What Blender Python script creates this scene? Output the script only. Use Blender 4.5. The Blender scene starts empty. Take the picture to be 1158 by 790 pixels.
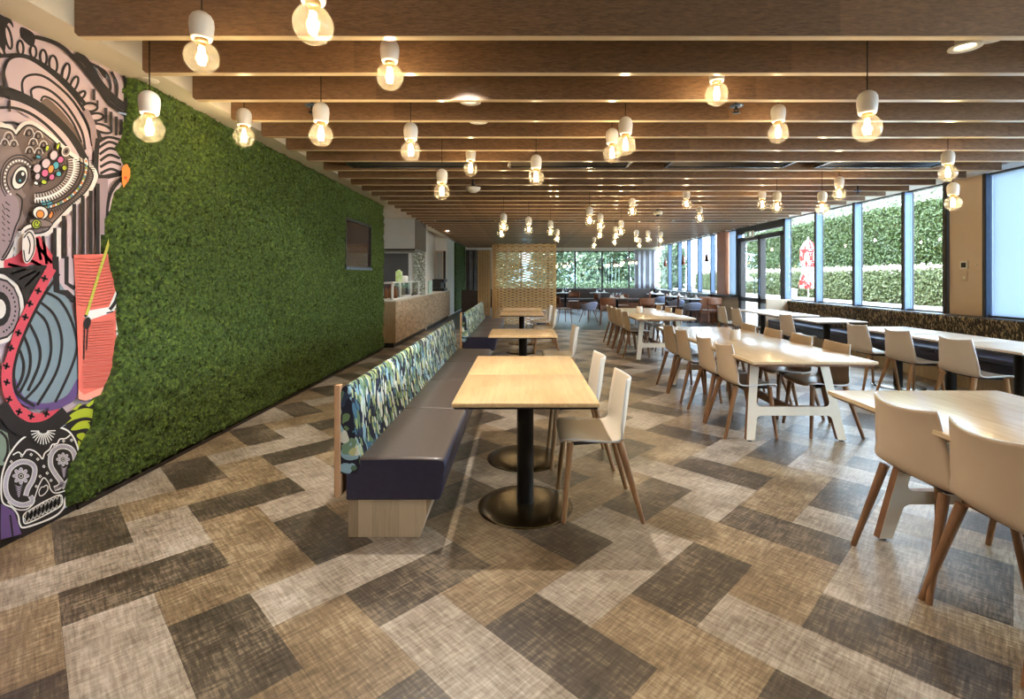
import bpy, bmesh, math, random
import numpy as np
from mathutils import Vector, Matrix
random.seed(7)
C = bpy.context.scene.collection
SC = bpy.context.scene

# ------------------------------------------------------------------ camera, sky, sun, exposure
FPX, CX, CY, EYE = 561.0, 590.0, 313.0, 1.43
cam_d = bpy.data.cameras.new('camera'); cam = bpy.data.objects.new('camera', cam_d); C.objects.link(cam)
cam_d.sensor_fit = 'HORIZONTAL'; cam_d.sensor_width = 36; cam_d.lens = FPX / 1158 * 36
cam_d.shift_x = -(CX - 579) / 1158; cam_d.shift_y = -(395 - CY) / 1158
cam.location = (0, 0, EYE); cam.rotation_euler = (math.pi / 2, 0, 0); cam_d.clip_start = 0.05; cam_d.clip_end = 300
SC.camera = cam
SC.view_settings.view_transform = 'Standard'; SC.view_settings.look = 'None'
SC.view_settings.gamma = 1; SC.view_settings.use_curve_mapping = False
SC.view_settings.exposure = 0.0
SC.cycles.use_denoising = True; SC.cycles.max_bounces = 7; SC.cycles.transparent_max_bounces = 14
SC.cycles.sample_clamp_indirect = 4.0; SC.cycles.caustics_reflective = False; SC.cycles.caustics_refractive = False
SC.cycles.blur_glossy = 1.0

W = bpy.data.worlds.new('sky'); SC.world = W; W.use_nodes = True
bg = W.node_tree.nodes['Background']; bg.inputs[0].default_value = (0.68, 0.83, 1.0, 1); bg.inputs[1].default_value = 19.0
BULB_W, DOWN_W, SUN = 3.3, 56.0, 6.5
WARM = (1.0, 0.76, 0.48); DOWNC = (1.0, 0.95, 0.88)
sd = bpy.data.lights.new('sun', 'SUN'); sd.energy = SUN; sd.angle = 0.02; sd.color = (1, 0.95, 0.87)
sun = bpy.data.objects.new('sun', sd); C.objects.link(sun)
sun.rotation_euler = Vector((0.62, 0.35, -0.80)).to_track_quat('-Z', 'Y').to_euler()   # over the roof, onto the hedges

# room lighting: recessed downlights, plus spots added for the servery (most get fittings below)
DOWNLIGHTS = [(-0.41, 3.53, 2.93), (-0.41, 3.96, 2.83), (-0.39, 4.46, 2.83), (-1.46, 6.42, 2.83), (2.7, 3.02, 2.83), (2.78, 6.42, 2.83),
              (1.77, 7.93, 2.83), (-1.7, 1.3, 2.83), (0.9, 0.9, 2.83), (2.6, 1.3, 2.83), (-1.75, 3.0, 2.90), (-1.75, 5.5, 2.90), (-1.75, 8.4, 2.90), (0.6, 11.9, 2.83), (2.3, 11.9, 2.83),
              (-3.6, 10.8, 2.80), (-3.4, 12.6, 2.80), (-2.2, 14.6, 2.83),  # lamps added to brighten the servery alcove and its bulkhead
              (-1.5, 11.4, 2.83), (-1.6, 16.3, 2.83), (3.6, 16.3, 2.83), (0.4, 18.8, 2.83), (4.6, 19.3, 2.83)]
DOWN_K = [4.6, .2, .2, .6, .5, .6, .6, .6, .45, .45, .6, .6, .6, 1.8, .9, 1.6, 1.6, 1.3, 1.4, 1.0, .6, .6, .5]
for (x, y, z), k in zip(DOWNLIGHTS, DOWN_K):
    l = bpy.data.lights.new('downlight_lamp', 'SPOT'); l.energy = DOWN_W * k; l.color = DOWNC
    l.spot_size = math.radians(125); l.spot_blend = 0.6; l.shadow_soft_size = 0.035
    o = bpy.data.objects.new('downlight_lamp', l); C.objects.link(o); o.location = (x, y, z - 0.02)

# ------------------------------------------------------------------ helpers
def PX(px, py, Y): return Vector(((px - CX) / FPX * Y, Y, EYE - (py - CY) / FPX * Y))

class MB:
    """collects shapes, then links them as ONE mesh object"""
    def __init__(s): s.v = []; s.f = []; s.m = []; s.s = []
    def add(s, vs, fs, m=0, smooth=False):
        b = len(s.v); s.v += [tuple(v) for v in vs]
        for i, f in enumerate(fs):
            s.f.append(tuple(b + k for k in f)); s.m.append(m[i] if isinstance(m, list) else m); s.s.append(smooth)
        return s
    def box(s, x0, x1, y0, y1, z0, z1, m=0):
        v = [(x, y, z) for z in (z0, z1) for y in (y0, y1) for x in (x0, x1)]
        return s.add(v, [(0, 2, 3, 1), (4, 5, 7, 6), (0, 1, 5, 4), (2, 6, 7, 3), (0, 4, 6, 2), (1, 3, 7, 5)], m)
    def rbox(s, x0, x1, y0, y1, z0, z1, r=0.02, m=0, seg=3):
        bm = bmesh.new(); bmesh.ops.create_cube(bm, size=1)
        for v in bm.verts: v.co = Vector(((x0 + x1) / 2 + v.co.x * (x1 - x0), (y0 + y1) / 2 + v.co.y * (y1 - y0), (z0 + z1) / 2 + v.co.z * (z1 - z0)))
        bmesh.ops.bevel(bm, geom=bm.edges[:], offset=r, segments=seg, affect='EDGES', profile=0.6)
        return s.bm(bm, m, True)
    def bm(s, bm, m=0, smooth=False):
        bm.verts.index_update(); s.add([v.co for v in bm.verts], [[v.index for v in f.verts] for f in bm.faces], m, smooth); bm.free(); return s
    def tube(s, pts, r, n=10, m=0, smooth=True):
        pts = [Vector(p) for p in pts]; rs = r if isinstance(r, (list, tuple)) else [r] * len(pts)
        vs = []; fs = []
        t0 = (pts[1] - pts[0]).normalized(); ref = Vector((1, 0, 0)) if abs(t0.x) < .9 else Vector((0, 1, 0))
        for i, p in enumerate(pts):
            t = (pts[min(i + 1, len(pts) - 1)] - pts[max(i - 1, 0)]).normalized()
            a = t.cross(ref).normalized(); b = t.cross(a)
            for k in range(n):
                an = 2 * math.pi * k / n; vs.append(p + (a * math.cos(an) + b * math.sin(an)) * rs[i])
        for i in range(len(pts) - 1):
            for k in range(n): fs.append((i * n + k, i * n + (k + 1) % n, (i + 1) * n + (k + 1) % n, (i + 1) * n + k))
        s.add(vs, fs, m, smooth); b = [vs[k] for k in range(n)]
        s.add(vs[:n], [tuple(range(n))[::-1]], m); s.add(vs[-n:], [tuple(range(n))], m); return s
    def lathe(s, prof, n=24, c=(0, 0, 0), m=0, smooth=True):
        vs = []; fs = []; c = Vector(c)
        for r, z in prof:
            for k in range(n): a = 2 * math.pi * k / n; vs.append(c + Vector((max(r, 1e-4) * math.cos(a), max(r, 1e-4) * math.sin(a), z)))
        for i in range(len(prof) - 1):
            for k in range(n): fs.append((i * n + k, i * n + (k + 1) % n, (i + 1) * n + (k + 1) % n, (i + 1) * n + k))
        return s.add(vs, fs, m, smooth)
    def prism(s, poly, ax, a, b, m=0, ms=None):
        """poly in the plane across axis ax ('x': (y,z), 'y': (x,z), 'z': (x,y)), swept from a to b"""
        def w(p, t): return {'x': (t, p[0], p[1]), 'y': (p[0], t, p[1]), 'z': (p[0], p[1], t)}[ax]
        n = len(poly); vs = [w(p, a) for p in poly] + [w(p, b) for p in poly]
        fs = [tuple(range(n)), tuple(range(2 * n - 1, n - 1, -1))]; mm = [m, m]
        for k in range(n): fs.append((k, k + n, (k + 1) % n + n, (k + 1) % n)); mm.append(m if ms is None else ms)
        return s.add(vs, fs, mm)
    def grid(s, fn, nu, nv, m=0, smooth=True):
        vs = [fn(i / nu, j / nv) for j in range(nv + 1) for i in range(nu + 1)]
        return s.add(vs, [(j * (nu + 1) + i, j * (nu + 1) + i + 1, (j + 1) * (nu + 1) + i + 1, (j + 1) * (nu + 1) + i) for j in range(nv) for i in range(nu)], m, smooth)
    def build(s, name, mats, parent=None, loc=None, fix=True):
        me = bpy.data.meshes.new(name); me.from_pydata(s.v, [], s.f)
        for mt in (mats if isinstance(mats, (list, tuple)) else [mats]): me.materials.append(mt)
        me.polygons.foreach_set('material_index', s.m); me.polygons.foreach_set('use_smooth', s.s)
        if fix:
            bm = bmesh.new(); bm.from_mesh(me); bmesh.ops.recalc_face_normals(bm, faces=bm.faces[:]); bm.to_mesh(me); bm.free()
        me.update()
        o = bpy.data.objects.new(name, me); C.objects.link(o)
        if parent: o.parent = parent
        if loc: o.location = loc
        return o

def tag(o, label=None, cat=None, group=None, kind=None):
    if label: o['label'] = label
    if cat: o['category'] = cat
    if group: o['group'] = group
    if kind: o['kind'] = kind
    return o
def thing(name, label, cat, loc=(0, 0, 0), rz=0, group=None):
    o = bpy.data.objects.new(name, None); C.objects.link(o); o.location = loc; o.rotation_euler = (0, 0, rz)
    o.empty_display_size = 0.1
    return tag(o, label, cat, group)
def structure(o): o['kind'] = 'structure'; return o
def dup(root, loc, rz=0, label=None, group=None):
    r = root.copy(); C.objects.link(r); r.location = loc; r.rotation_euler = (0, 0, rz)
    if label: r['label'] = label
    if group: r['group'] = group
    for ch in list(root.children):
        c = ch.copy(); C.objects.link(c); c.parent = r
        for g in ch.children:
            d = g.copy(); C.objects.link(d); d.parent = c
    return r
class Proto:
    """the first placing moves the prototype itself, later ones copy it"""
    def __init__(s, root): s.root = root; s.used = False
    def put(s, loc, rz, label, group=None):
        if not s.used:
            s.used = True; s.root.location = loc; s.root.rotation_euler = (0, 0, rz); s.root['label'] = label
            if group: s.root['group'] = group
            return s.root
        return dup(s.root, loc, rz, label, group)

# ------------------------------------------------------------------ materials
def nodes(name):
    m = bpy.data.materials.new(name); m.use_nodes = True; nt = m.node_tree
    return m, nt, nt.nodes['Principled BSDF']
def N(nt, t, **kw):
    n = nt.nodes.new(t)
    for k, v in kw.items():
        if k in n.inputs.keys(): n.inputs[k].default_value = v
        else: setattr(n, k, v)
    return n
def ramp(nt, stops, interp='LINEAR'):
    r = nt.nodes.new('ShaderNodeValToRGB'); cr = r.color_ramp; cr.interpolation = interp
    while len(cr.elements) > 1: cr.elements.remove(cr.elements[-1])
    cr.elements[0].position = stops[0][0]; cr.elements[0].color = (*stops[0][1], 1)
    for p, c in stops[1:]: e = cr.elements.new(p); e.color = (*c, 1)
    return r
def srgb(r, g, b):
    f = lambda c: (c / 255 / 12.92) if c / 255 <= .04045 else ((c / 255 + .055) / 1.055) ** 2.4
    return (f(r), f(g), f(b))
def surf(name, c1, c2=None, scale=8, rough=0.5, stretch=(1, 1, 1), bump=0, metal=0, detail=4, spec=0.5, coat=0, rot=(0, 0, 0), lo=.3, hi=.7, space='Object', bscale=None, sheen=0):
    m, nt, b = nodes(name); c2 = c2 or tuple(x * .88 for x in c1)
    tc = N(nt, 'ShaderNodeTexCoord'); mp = N(nt, 'ShaderNodeMapping'); mp.inputs['Scale'].default_value = stretch; mp.inputs['Rotation'].default_value = rot
    if space == 'World': nt.links.new(N(nt, 'ShaderNodeNewGeometry').outputs['Position'], mp.inputs[0])
    else: nt.links.new(tc.outputs['Object'], mp.inputs[0])
    ns = N(nt, 'ShaderNodeTexNoise', Scale=scale, Detail=detail, Roughness=.6); nt.links.new(mp.outputs[0], ns.inputs[0])
    rp = ramp(nt, [(lo, c1), (hi, c2)]); nt.links.new(ns.outputs[0], rp.inputs[0]); nt.links.new(rp.outputs[0], b.inputs['Base Color'])
    b.inputs['Roughness'].default_value = rough; b.inputs['Metallic'].default_value = metal; b.inputs['Specular IOR Level'].default_value = spec
    if coat: b.inputs['Coat Weight'].default_value = coat; b.inputs['Coat Roughness'].default_value = .15
    if sheen: b.inputs['Sheen Weight'].default_value = sheen
    if bump:
        bp = N(nt, 'ShaderNodeBump', Strength=bump, Distance=.01); src = ns
        if bscale: src = N(nt, 'ShaderNodeTexNoise', Scale=bscale, Detail=3); nt.links.new(mp.outputs[0], src.inputs[0])
        nt.links.new(src.outputs[0], bp.inputs['Height']); nt.links.new(bp.outputs[0], b.inputs['Normal'])
    return m
def planked(name, c1, c2, axis='y', width=.09, rough=.35, offset=0.0, var=.25, grain=14, length=.9, across=None, bump=.08, along=1.2):
    """wood boards along an axis; each board has its own tone"""
    m, nt, b = nodes(name); tc = N(nt, 'ShaderNodeTexCoord')
    mp = N(nt, 'ShaderNodeMapping')
    st = {'x': (along, grain, grain), 'y': (grain, along, grain), 'z': (grain, grain, along)}[axis]
    mp.inputs['Scale'].default_value = st; nt.links.new(tc.outputs['Object'], mp.inputs[0])
    ns = N(nt, 'ShaderNodeTexNoise', Scale=3.0, Detail=6, Roughness=.6, Distortion=.6); nt.links.new(mp.outputs[0], ns.inputs[0])
    br = N(nt, 'ShaderNodeTexBrick', Scale=1.0); br.inputs['Mortar Size'].default_value = .0
    br.inputs['Brick Width'].default_value = length; br.inputs['Row Height'].default_value = width
    br.inputs['Color1'].default_value = (0, 0, 0, 1); br.inputs['Color2'].default_value = (1, 1, 1, 1)
    sx = N(nt, 'ShaderNodeSeparateXYZ'); nt.links.new(tc.outputs['Object'], sx.inputs[0]); cb = N(nt, 'ShaderNodeCombineXYZ')
    al = {'x': 0, 'y': 1, 'z': 2}[axis]; ac = {'x': 2, 'y': 0, 'z': 0}[axis] if across is None else across
    of = N(nt, 'ShaderNodeMath', operation='ADD'); of.inputs[1].default_value = offset; nt.links.new(sx.outputs[al], of.inputs[0]); nt.links.new(of.outputs[0], cb.inputs[0]); nt.links.new(sx.outputs[ac], cb.inputs[1])
    nt.links.new(cb.outputs[0], br.inputs[0])
    mx = N(nt, 'ShaderNodeMixRGB', blend_type='MIX'); mx.inputs[0].default_value = var
    nt.links.new(ns.outputs[0], mx.inputs[1]); nt.links.new(br.outputs[0], mx.inputs[2])
    rp = ramp(nt, [(.25, c1), (.7, c2)]); nt.links.new(mx.outputs[0], rp.inputs[0]); nt.links.new(rp.outputs[0], b.inputs['Base Color'])
    b.inputs['Roughness'].default_value = rough
    bp = N(nt, 'ShaderNodeBump', Strength=bump, Distance=.005); nt.links.new(ns.outputs[0], bp.inputs['Height']); nt.links.new(bp.outputs[0], b.inputs['Normal'])
    return m
def glassy(name, tint=(1, 1, 1), refl=1.0, rough=0.02, ior=1.45):
    """thin clear glass: lets light through, mirrors by Fresnel"""
    m = bpy.data.materials.new(name); m.use_nodes = True; nt = m.node_tree; nt.nodes.clear()
    out = N(nt, 'ShaderNodeOutputMaterial'); mix = N(nt, 'ShaderNodeMixShader'); t = N(nt, 'ShaderNodeBsdfTransparent'); g = N(nt, 'ShaderNodeBsdfGlossy')
    lw = N(nt, 'ShaderNodeLayerWeight', Blend=.5); t.inputs[0].default_value = (*tint, 1); g.inputs['Roughness'].default_value = rough
    pw = N(nt, 'ShaderNodeMath', operation='POWER'); pw.inputs[1].default_value = 4.0; nt.links.new(lw.outputs['Facing'], pw.inputs[0])
    ml = N(nt, 'ShaderNodeMath', operation='MULTIPLY_ADD'); ml.inputs[1].default_value = .6 * refl; ml.inputs[2].default_value = .05 * refl; ml.use_clamp = True
    nt.links.new(pw.outputs[0], ml.inputs[0]); nt.links.new(ml.outputs[0], mix.inputs[0]); nt.links.new(t.outputs[0], mix.inputs[1]); nt.links.new(g.outputs[0], mix.inputs[2])
    nt.links.new(mix.outputs[0], out.inputs[0]); return m
def frosted(name, col):
    m = bpy.data.materials.new(name); m.use_nodes = True; nt = m.node_tree; nt.nodes.clear()
    out = N(nt, 'ShaderNodeOutputMaterial'); mix = N(nt, 'ShaderNodeMixShader'); t = N(nt, 'ShaderNodeBsdfTranslucent'); d = N(nt, 'ShaderNodeBsdfDiffuse'); mix.inputs[0].default_value = .75
    ns = N(nt, 'ShaderNodeTexNoise', Scale=.8); rp = ramp(nt, [(.3, col), (.7, tuple(c * .94 for c in col))]); nt.links.new(ns.outputs[0], rp.inputs[0])
    for n in (t, d): nt.links.new(rp.outputs[0], n.inputs[0])
    nt.links.new(d.outputs[0], mix.inputs[1]); nt.links.new(t.outputs[0], mix.inputs[2]); nt.links.new(mix.outputs[0], out.inputs[0]); return m
def emit(name, col, st):
    m, nt, b = nodes(name); b.inputs['Base Color'].default_value = (*col, 1); b.inputs['Emission Color'].default_value = (*col, 1); b.inputs['Emission Strength'].default_value = st; return m
def floor_mat(name, ca, cb, cc, rough=.33):
    m, nt, b = nodes(name); geo = N(nt, 'ShaderNodeNewGeometry')
    rot = N(nt, 'ShaderNodeMapping'); rot.inputs['Rotation'].default_value = (0, 0, math.radians(45)); nt.links.new(geo.outputs['Position'], rot.inputs[0])
    def nz(sc, st, det=5):
        mp = N(nt, 'ShaderNodeMapping'); mp.inputs['Scale'].default_value = st; nt.links.new(rot.outputs[0], mp.inputs[0])
        n = N(nt, 'ShaderNodeTexNoise', Scale=sc, Detail=det, Roughness=.65); nt.links.new(mp.outputs[0], n.inputs[0]); return n
    big = nz(2.2, (1, 1, 1), 3); t1 = nz(1, (9, 75, 1), 4); t2 = nz(1, (75, 9, 1), 4)
    ad = N(nt, 'ShaderNodeMath', operation='ADD'); nt.links.new(t1.outputs[0], ad.inputs[0]); nt.links.new(t2.outputs[0], ad.inputs[1])
    md = N(nt, 'ShaderNodeMath', operation='MULTIPLY_ADD'); md.inputs[1].default_value = .5; nt.links.new(ad.outputs[0], md.inputs[0])
    m2 = N(nt, 'ShaderNodeMath', operation='MULTIPLY_ADD'); m2.inputs[1].default_value = .55; m2.inputs[2].default_value = -.27; nt.links.new(big.outputs[0], m2.inputs[0]); nt.links.new(m2.outputs[0], md.inputs[2])
    rp = ramp(nt, [(.36, ca), (.52, cb), (.66, cc)]); nt.links.new(md.outputs[0], rp.inputs[0]); nt.links.new(rp.outputs[0], b.inputs['Base Color'])
    b.inputs['Roughness'].default_value = rough; b.inputs['Specular IOR Level'].default_value = .5
    bp = N(nt, 'ShaderNodeBump', Strength=.35, Distance=.004); nt.links.new(ad.outputs[0], bp.inputs['Height']); nt.links.new(bp.outputs[0], b.inputs['Normal'])
    return m
def leafy(name, cols, scale=22, rough=.6, trans=0):
    m, nt, b = nodes(name); geo = N(nt, 'ShaderNodeNewGeometry')
    ns = N(nt, 'ShaderNodeTexNoise', Scale=scale, Detail=3, Roughness=.7); nt.links.new(geo.outputs['Position'], ns.inputs[0])
    rp = ramp(nt, [(.3 + .4 * i / (len(cols) - 1), c) for i, c in enumerate(cols)]); nt.links.new(ns.outputs[0], rp.inputs[0]); nt.links.new(rp.outputs[0], b.inputs['Base Color'])
    b.inputs['Roughness'].default_value = rough
    return m
def floral(name, base, cols, scale=9, stretch=(1, 1, 1)):
    """leaf print: stretched, warped cells, each leaf with its own colour, dark ground and veins between"""
    m, nt, b = nodes(name); tc = N(nt, 'ShaderNodeTexCoord'); last = None
    def leaves(sc, rot, st, thr, seed):
        nonlocal last
        wn = N(nt, 'ShaderNodeTexNoise', Scale=5.5, Detail=2); nt.links.new(tc.outputs['Object'], wn.inputs[0])
        sb = N(nt, 'ShaderNodeVectorMath', operation='MULTIPLY_ADD'); sb.inputs[1].default_value = (.14, .14, .14); sb.inputs[2].default_value = (seed, -seed * .7, seed * .3)
        nt.links.new(wn.outputs[1], sb.inputs[0]); ad = N(nt, 'ShaderNodeVectorMath', operation='ADD'); nt.links.new(sb.outputs[0], ad.inputs[0]); nt.links.new(tc.outputs['Object'], ad.inputs[1])
        mp = N(nt, 'ShaderNodeMapping'); mp.inputs['Rotation'].default_value = rot; mp.inputs['Scale'].default_value = st; nt.links.new(ad.outputs[0], mp.inputs[0])
        vo = N(nt, 'ShaderNodeTexVoronoi', Scale=sc); nt.links.new(mp.outputs[0], vo.inputs[0])
        lt = N(nt, 'ShaderNodeMath', operation='LESS_THAN'); lt.inputs[1].default_value = thr; nt.links.new(vo.outputs['Distance'], lt.inputs[0])
        sp = N(nt, 'ShaderNodeSeparateColor'); nt.links.new(vo.outputs['Color'], sp.inputs[0])
        rp = ramp(nt, [(i / len(cols), c) for i, c in enumerate(cols)], 'CONSTANT'); nt.links.new(sp.outputs[0], rp.inputs[0])
        mx = N(nt, 'ShaderNodeMixRGB'); nt.links.new(lt.outputs[0], mx.inputs[0]); mx.inputs[1].default_value = (*base, 1)
        if last: nt.links.new(last.outputs[0], mx.inputs[1])
        nt.links.new(rp.outputs[0], mx.inputs[2]); last = mx
    leaves(scale, (0.6, 0, 0), (1, 1.9, .85), .50, 0); leaves(scale * 1.15, (-.7, 0, 0.2), (1, 2.2, .85), .42, 3.1); leaves(scale * 1.7, (.1, 0, -.2), (1, 1.9, .9), .34, 7.7)
    nt.links.new(last.outputs[0], b.inputs['Base Color']); b.inputs['Roughness'].default_value = .75
    return m

M = {}
M['floor_light'] = floor_mat('floor_light_vinyl', srgb(116, 102, 87), srgb(164, 150, 133), srgb(198, 187, 173))
M['floor_tan'] = floor_mat('floor_tan_vinyl', srgb(96, 78, 58), srgb(140, 119, 92), srgb(182, 163, 134))
M['floor_dark'] = floor_mat('floor_dark_vinyl', srgb(50, 42, 34), srgb(84, 73, 61), srgb(140, 124, 104))
M['floor_far'] = surf('far_dark_floor', srgb(40, 41, 46), srgb(66, 66, 70), 4, .34, space='World')
M['white'] = surf('white_paint', srgb(226, 220, 208), srgb(232, 227, 216), 3, .6)
M['plaster'] = surf('bulkhead_paint', srgb(226, 217, 200), srgb(230, 222, 206), 2, .7)
M['beige'] = surf('beige_paint', srgb(205, 182, 155), srgb(210, 188, 162), 2, .6)
M['ceiling'] = surf('ceiling_paint', srgb(200, 185, 165), None, 2, .8)
M['beam'] = planked('beam_veneer', srgb(72, 52, 36), srgb(140, 106, 76), 'x', 50, .42, offset=-.335 + 28.7, var=.16, grain=48, length=2.87, bump=.25, along=6)
M['beam_edge'] = surf('beam_pale_edge', srgb(222, 198, 160), srgb(230, 208, 172), 3, .18, stretch=(.4, 4, 4))
M['oak'] = planked('oak_boards', srgb(186, 148, 100), srgb(218, 184, 136), 'y', .095, .32, length=.42)
M['oak_pale'] = planked('pale_oak_boards', srgb(204, 174, 134), srgb(228, 204, 168), 'y', .14, .2, length=1.5, var=.15)
M['oak_white'] = surf('whitewashed_oak', srgb(206, 190, 172), srgb(222, 208, 192), 4, .28, stretch=(8, .8, 8))
M['plinth'] = planked('plinth_oak', srgb(150, 128, 98), srgb(206, 184, 152), 'z', .075, .45, length=3, var=.5, grain=18)
M['endwood'] = surf('oak_edge', srgb(190, 146, 106), srgb(206, 164, 124), 5, .45, stretch=(6, 6, .8))
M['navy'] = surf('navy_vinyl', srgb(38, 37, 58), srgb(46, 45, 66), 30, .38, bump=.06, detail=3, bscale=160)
M['seat_sheen'] = surf('navy_vinyl_sheen', srgb(80, 70, 66), srgb(92, 82, 77), 20, .36, stretch=(1, 4, 1), bump=.1, bscale=140)  # navy vinyl seat tops, with lamp sheen painted in as brown-grey
M['black_metal'] = surf('black_powdercoat', srgb(30, 28, 28), srgb(38, 36, 35), 20, .4, metal=.4)
M['bronze'] = surf('bronze_black_base', srgb(78, 66, 44), srgb(98, 84, 58), 6, .26, metal=.9)
M['dark_metal'] = surf('dark_frame_metal', srgb(44, 38, 36), srgb(52, 46, 43), 10, .45, metal=.3)
M['silver'] = surf('silver_anodised', srgb(80, 98, 124), srgb(88, 106, 132), 6, .4, metal=.4)
M['louvre'] = surf('louvre_steel', srgb(120, 120, 122), None, 6, .22, metal=.95)
M['shell_cream'] = surf('cream_shell', srgb(222, 206, 182), srgb(226, 211, 188), 3, .38)
M['shell_sand'] = surf('sand_shell', srgb(200, 176, 148), srgb(206, 183, 156), 3, .34)
M['shell_grey'] = surf('pale_shell', srgb(214, 202, 192), srgb(219, 208, 198), 3, .38)
M['shell_rim'] = surf('shell_rim', srgb(228, 228, 228), None, 3, .35)
M['leg'] = surf('chair_leg_oak', srgb(140, 104, 70), srgb(176, 136, 96), 6, .42, stretch=(6, 6, .7))
M['leg_brown'] = surf('chair_leg_walnut', srgb(112, 76, 48), srgb(142, 102, 68), 6, .42, stretch=(6, 6, .7))
M['cream_leg'] = surf('cream_trestle', srgb(222, 206, 180), srgb(230, 216, 194), 4, .4)
M['ply_edge'] = surf('trestle_edge_brown', srgb(112, 74, 46), srgb(136, 94, 60), 6, .45, stretch=(6, 6, 1))
M['ceramic'] = surf('white_ceramic', srgb(232, 226, 216), srgb(236, 231, 222), 5, .4)
M['cord_dark'] = surf('dark_cord', srgb(46, 34, 26), None, 50, .8)
M['brass'] = surf('brass', srgb(190, 150, 80), None, 20, .3, metal=1)
M['bulb'] = glassy('bulb_glass', (1.0, .95, .84), .9, .03)
nt = M['bulb'].node_tree; out = [n for n in nt.nodes if n.type == 'OUTPUT_MATERIAL'][0]; sh = out.inputs[0].links[0].from_socket   # the amber glass scatters a little of its lamp's light
mx = N(nt, 'ShaderNodeMixShader'); mx.inputs[0].default_value = .03; tr = N(nt, 'ShaderNodeBsdfTranslucent'); tr.inputs[0].default_value = (1, .9, .7, 1)
nt.links.new(sh, mx.inputs[1]); nt.links.new(tr.outputs[0], mx.inputs[2]); nt.links.new(mx.outputs[0], out.inputs[0])
M['filament'] = emit('filament', (1.0, .80, .48), 170)
M['black'] = surf('black_plastic', srgb(18, 17, 17), None, 20, .4)
M['glass'] = glassy('window_glass', (.93, .97, .98), .9, .0)
M['frost'] = frosted('frosted_pane', (.36, .42, .47))
# ------------------------------------------------------------------ numpy mesh helpers
def fast(name, V, Q, mats, parent=None, smooth=True, mi=None):
    me = bpy.data.meshes.new(name); V = np.asarray(V, dtype=np.float32); Q = np.asarray(Q, dtype=np.int32)
    k = Q.shape[1]; me.vertices.add(len(V)); me.vertices.foreach_set('co', V.ravel())
    me.loops.add(Q.size); me.loops.foreach_set('vertex_index', Q.ravel()); me.polygons.add(len(Q))
    me.polygons.foreach_set('loop_start', np.arange(0, Q.size, k, dtype=np.int32)); me.polygons.foreach_set('loop_total', np.full(len(Q), k, dtype=np.int32))
    me.polygons.foreach_set('use_smooth', np.full(len(Q), smooth))
    for mt in (mats if isinstance(mats, (list, tuple)) else [mats]): me.materials.append(mt)
    if mi is not None: me.polygons.foreach_set('material_index', np.asarray(mi, dtype=np.int32))
    me.update(); me.validate()
    o = bpy.data.objects.new(name, me); C.objects.link(o)
    if parent: o.parent = parent
    return o
def vnoise(x, y, seed=0):
    rs = np.random.RandomState(seed); T = rs.rand(256, 256)
    xi = np.floor(x).astype(int); yi = np.floor(y).astype(int); fx = x - xi; fy = y - yi
    fx = fx * fx * (3 - 2 * fx); fy = fy * fy * (3 - 2 * fy); a = lambda i, j: T[(xi + i) % 256, (yi + j) % 256]
    return (a(0, 0) * (1 - fx) + a(1, 0) * fx) * (1 - fy) + (a(0, 1) * (1 - fx) + a(1, 1) * fx) * fy
def leaf_quads(P, size, rs, nrm=None, jit=.9):
    """leaf-shaped quads at points P, turned at random (leaning to nrm when given)"""
    n = len(P); a = rs.randn(n, 3)
    if nrm is not None: a = a * jit + np.asarray(nrm)
    a /= np.linalg.norm(a, axis=1)[:, None]; t = rs.randn(n, 3); t -= (t * a).sum(1)[:, None] * a; t /= np.linalg.norm(t, axis=1)[:, None]; b = np.cross(a, t)
    s = (size * (.6 + .8 * rs.rand(n)))[:, None]
    V = np.stack([P - t * s, P - b * s * .45 + a * s * .15, P + t * s, P + b * s * .45 + a * s * .15], 1).reshape(-1, 3)
    return V, np.arange(n * 4).reshape(n, 4)

# ------------------------------------------------------------------ floor (herringbone of 0.3 x 0.6 m vinyl planks laid at 45 degrees)
LX, RX, Y0, YB = -2.76, 6.40, -2.6, 23.2
def clip(poly, x0, x1, y0, y1):
    for ax, lim, sg in ((0, x0, 1), (0, x1, -1), (1, y0, 1), (1, y1, -1)):
        out = []
        for i in range(len(poly)):
            p, q = poly[i], poly[(i + 1) % len(poly)]; dp = sg * (p[ax] - lim); dq = sg * (q[ax] - lim)
            if dp >= 0: out.append(p)
            if dp * dq < 0: t = dp / (dp - dq); out.append((p[0] + (q[0] - p[0]) * t, p[1] + (q[1] - p[1]) * t))
        poly = out
        if len(poly) < 3: return None
    return poly
mb = MB(); A = .3056; R2 = math.sqrt(2); U0, V0 = .1046, 2.764
L_, D_, T_ = 0, 2, 1
CYC_V = {0: (L_, D_, T_), 1: (T_, D_, L_)}; CYC_U = {0: (D_, T_, L_), 1: (D_, L_, T_)}
ROWPH = {}
FARY = 13.4
for r in range(-12, 42):
    for k in range(-60, 60):
        for kind in (0, 1):
            u = U0 + r * 2 * A + k * A; v = V0 + r * 2 * A - k * A
            x = (u - v) / R2; y = (u + v) / R2
            if x < LX - 1.5 or x > RX + 1.5 or y < Y0 - 1.5 or y > FARY + 1.5: continue
            rect = (u, u + A, v - 2 * A, v) if kind == 0 else (u, u + 2 * A, v, v + A)
            g = .0007
            uv = [(rect[0] + g, rect[2] + g), (rect[1] - g, rect[2] + g), (rect[1] - g, rect[3] - g), (rect[0] + g, rect[3] - g)]
            p = clip([((a - b) / R2, (a + b) / R2) for a, b in uv], LX, RX, Y0, FARY)
            if not p: continue
            cyc = (CYC_V if kind == 0 else CYC_U)[r % 2]; c = cyc[(k + ROWPH.get(r, 0)) % 3]
            mb.add([(q[0], q[1], 0) for q in p], [tuple(range(len(p)))], c)
mb.box(LX, RX, Y0, FARY, -.05, -.002, 2)
mb.box(LX, RX, FARY, YB, -.05, 0, 3)
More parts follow.
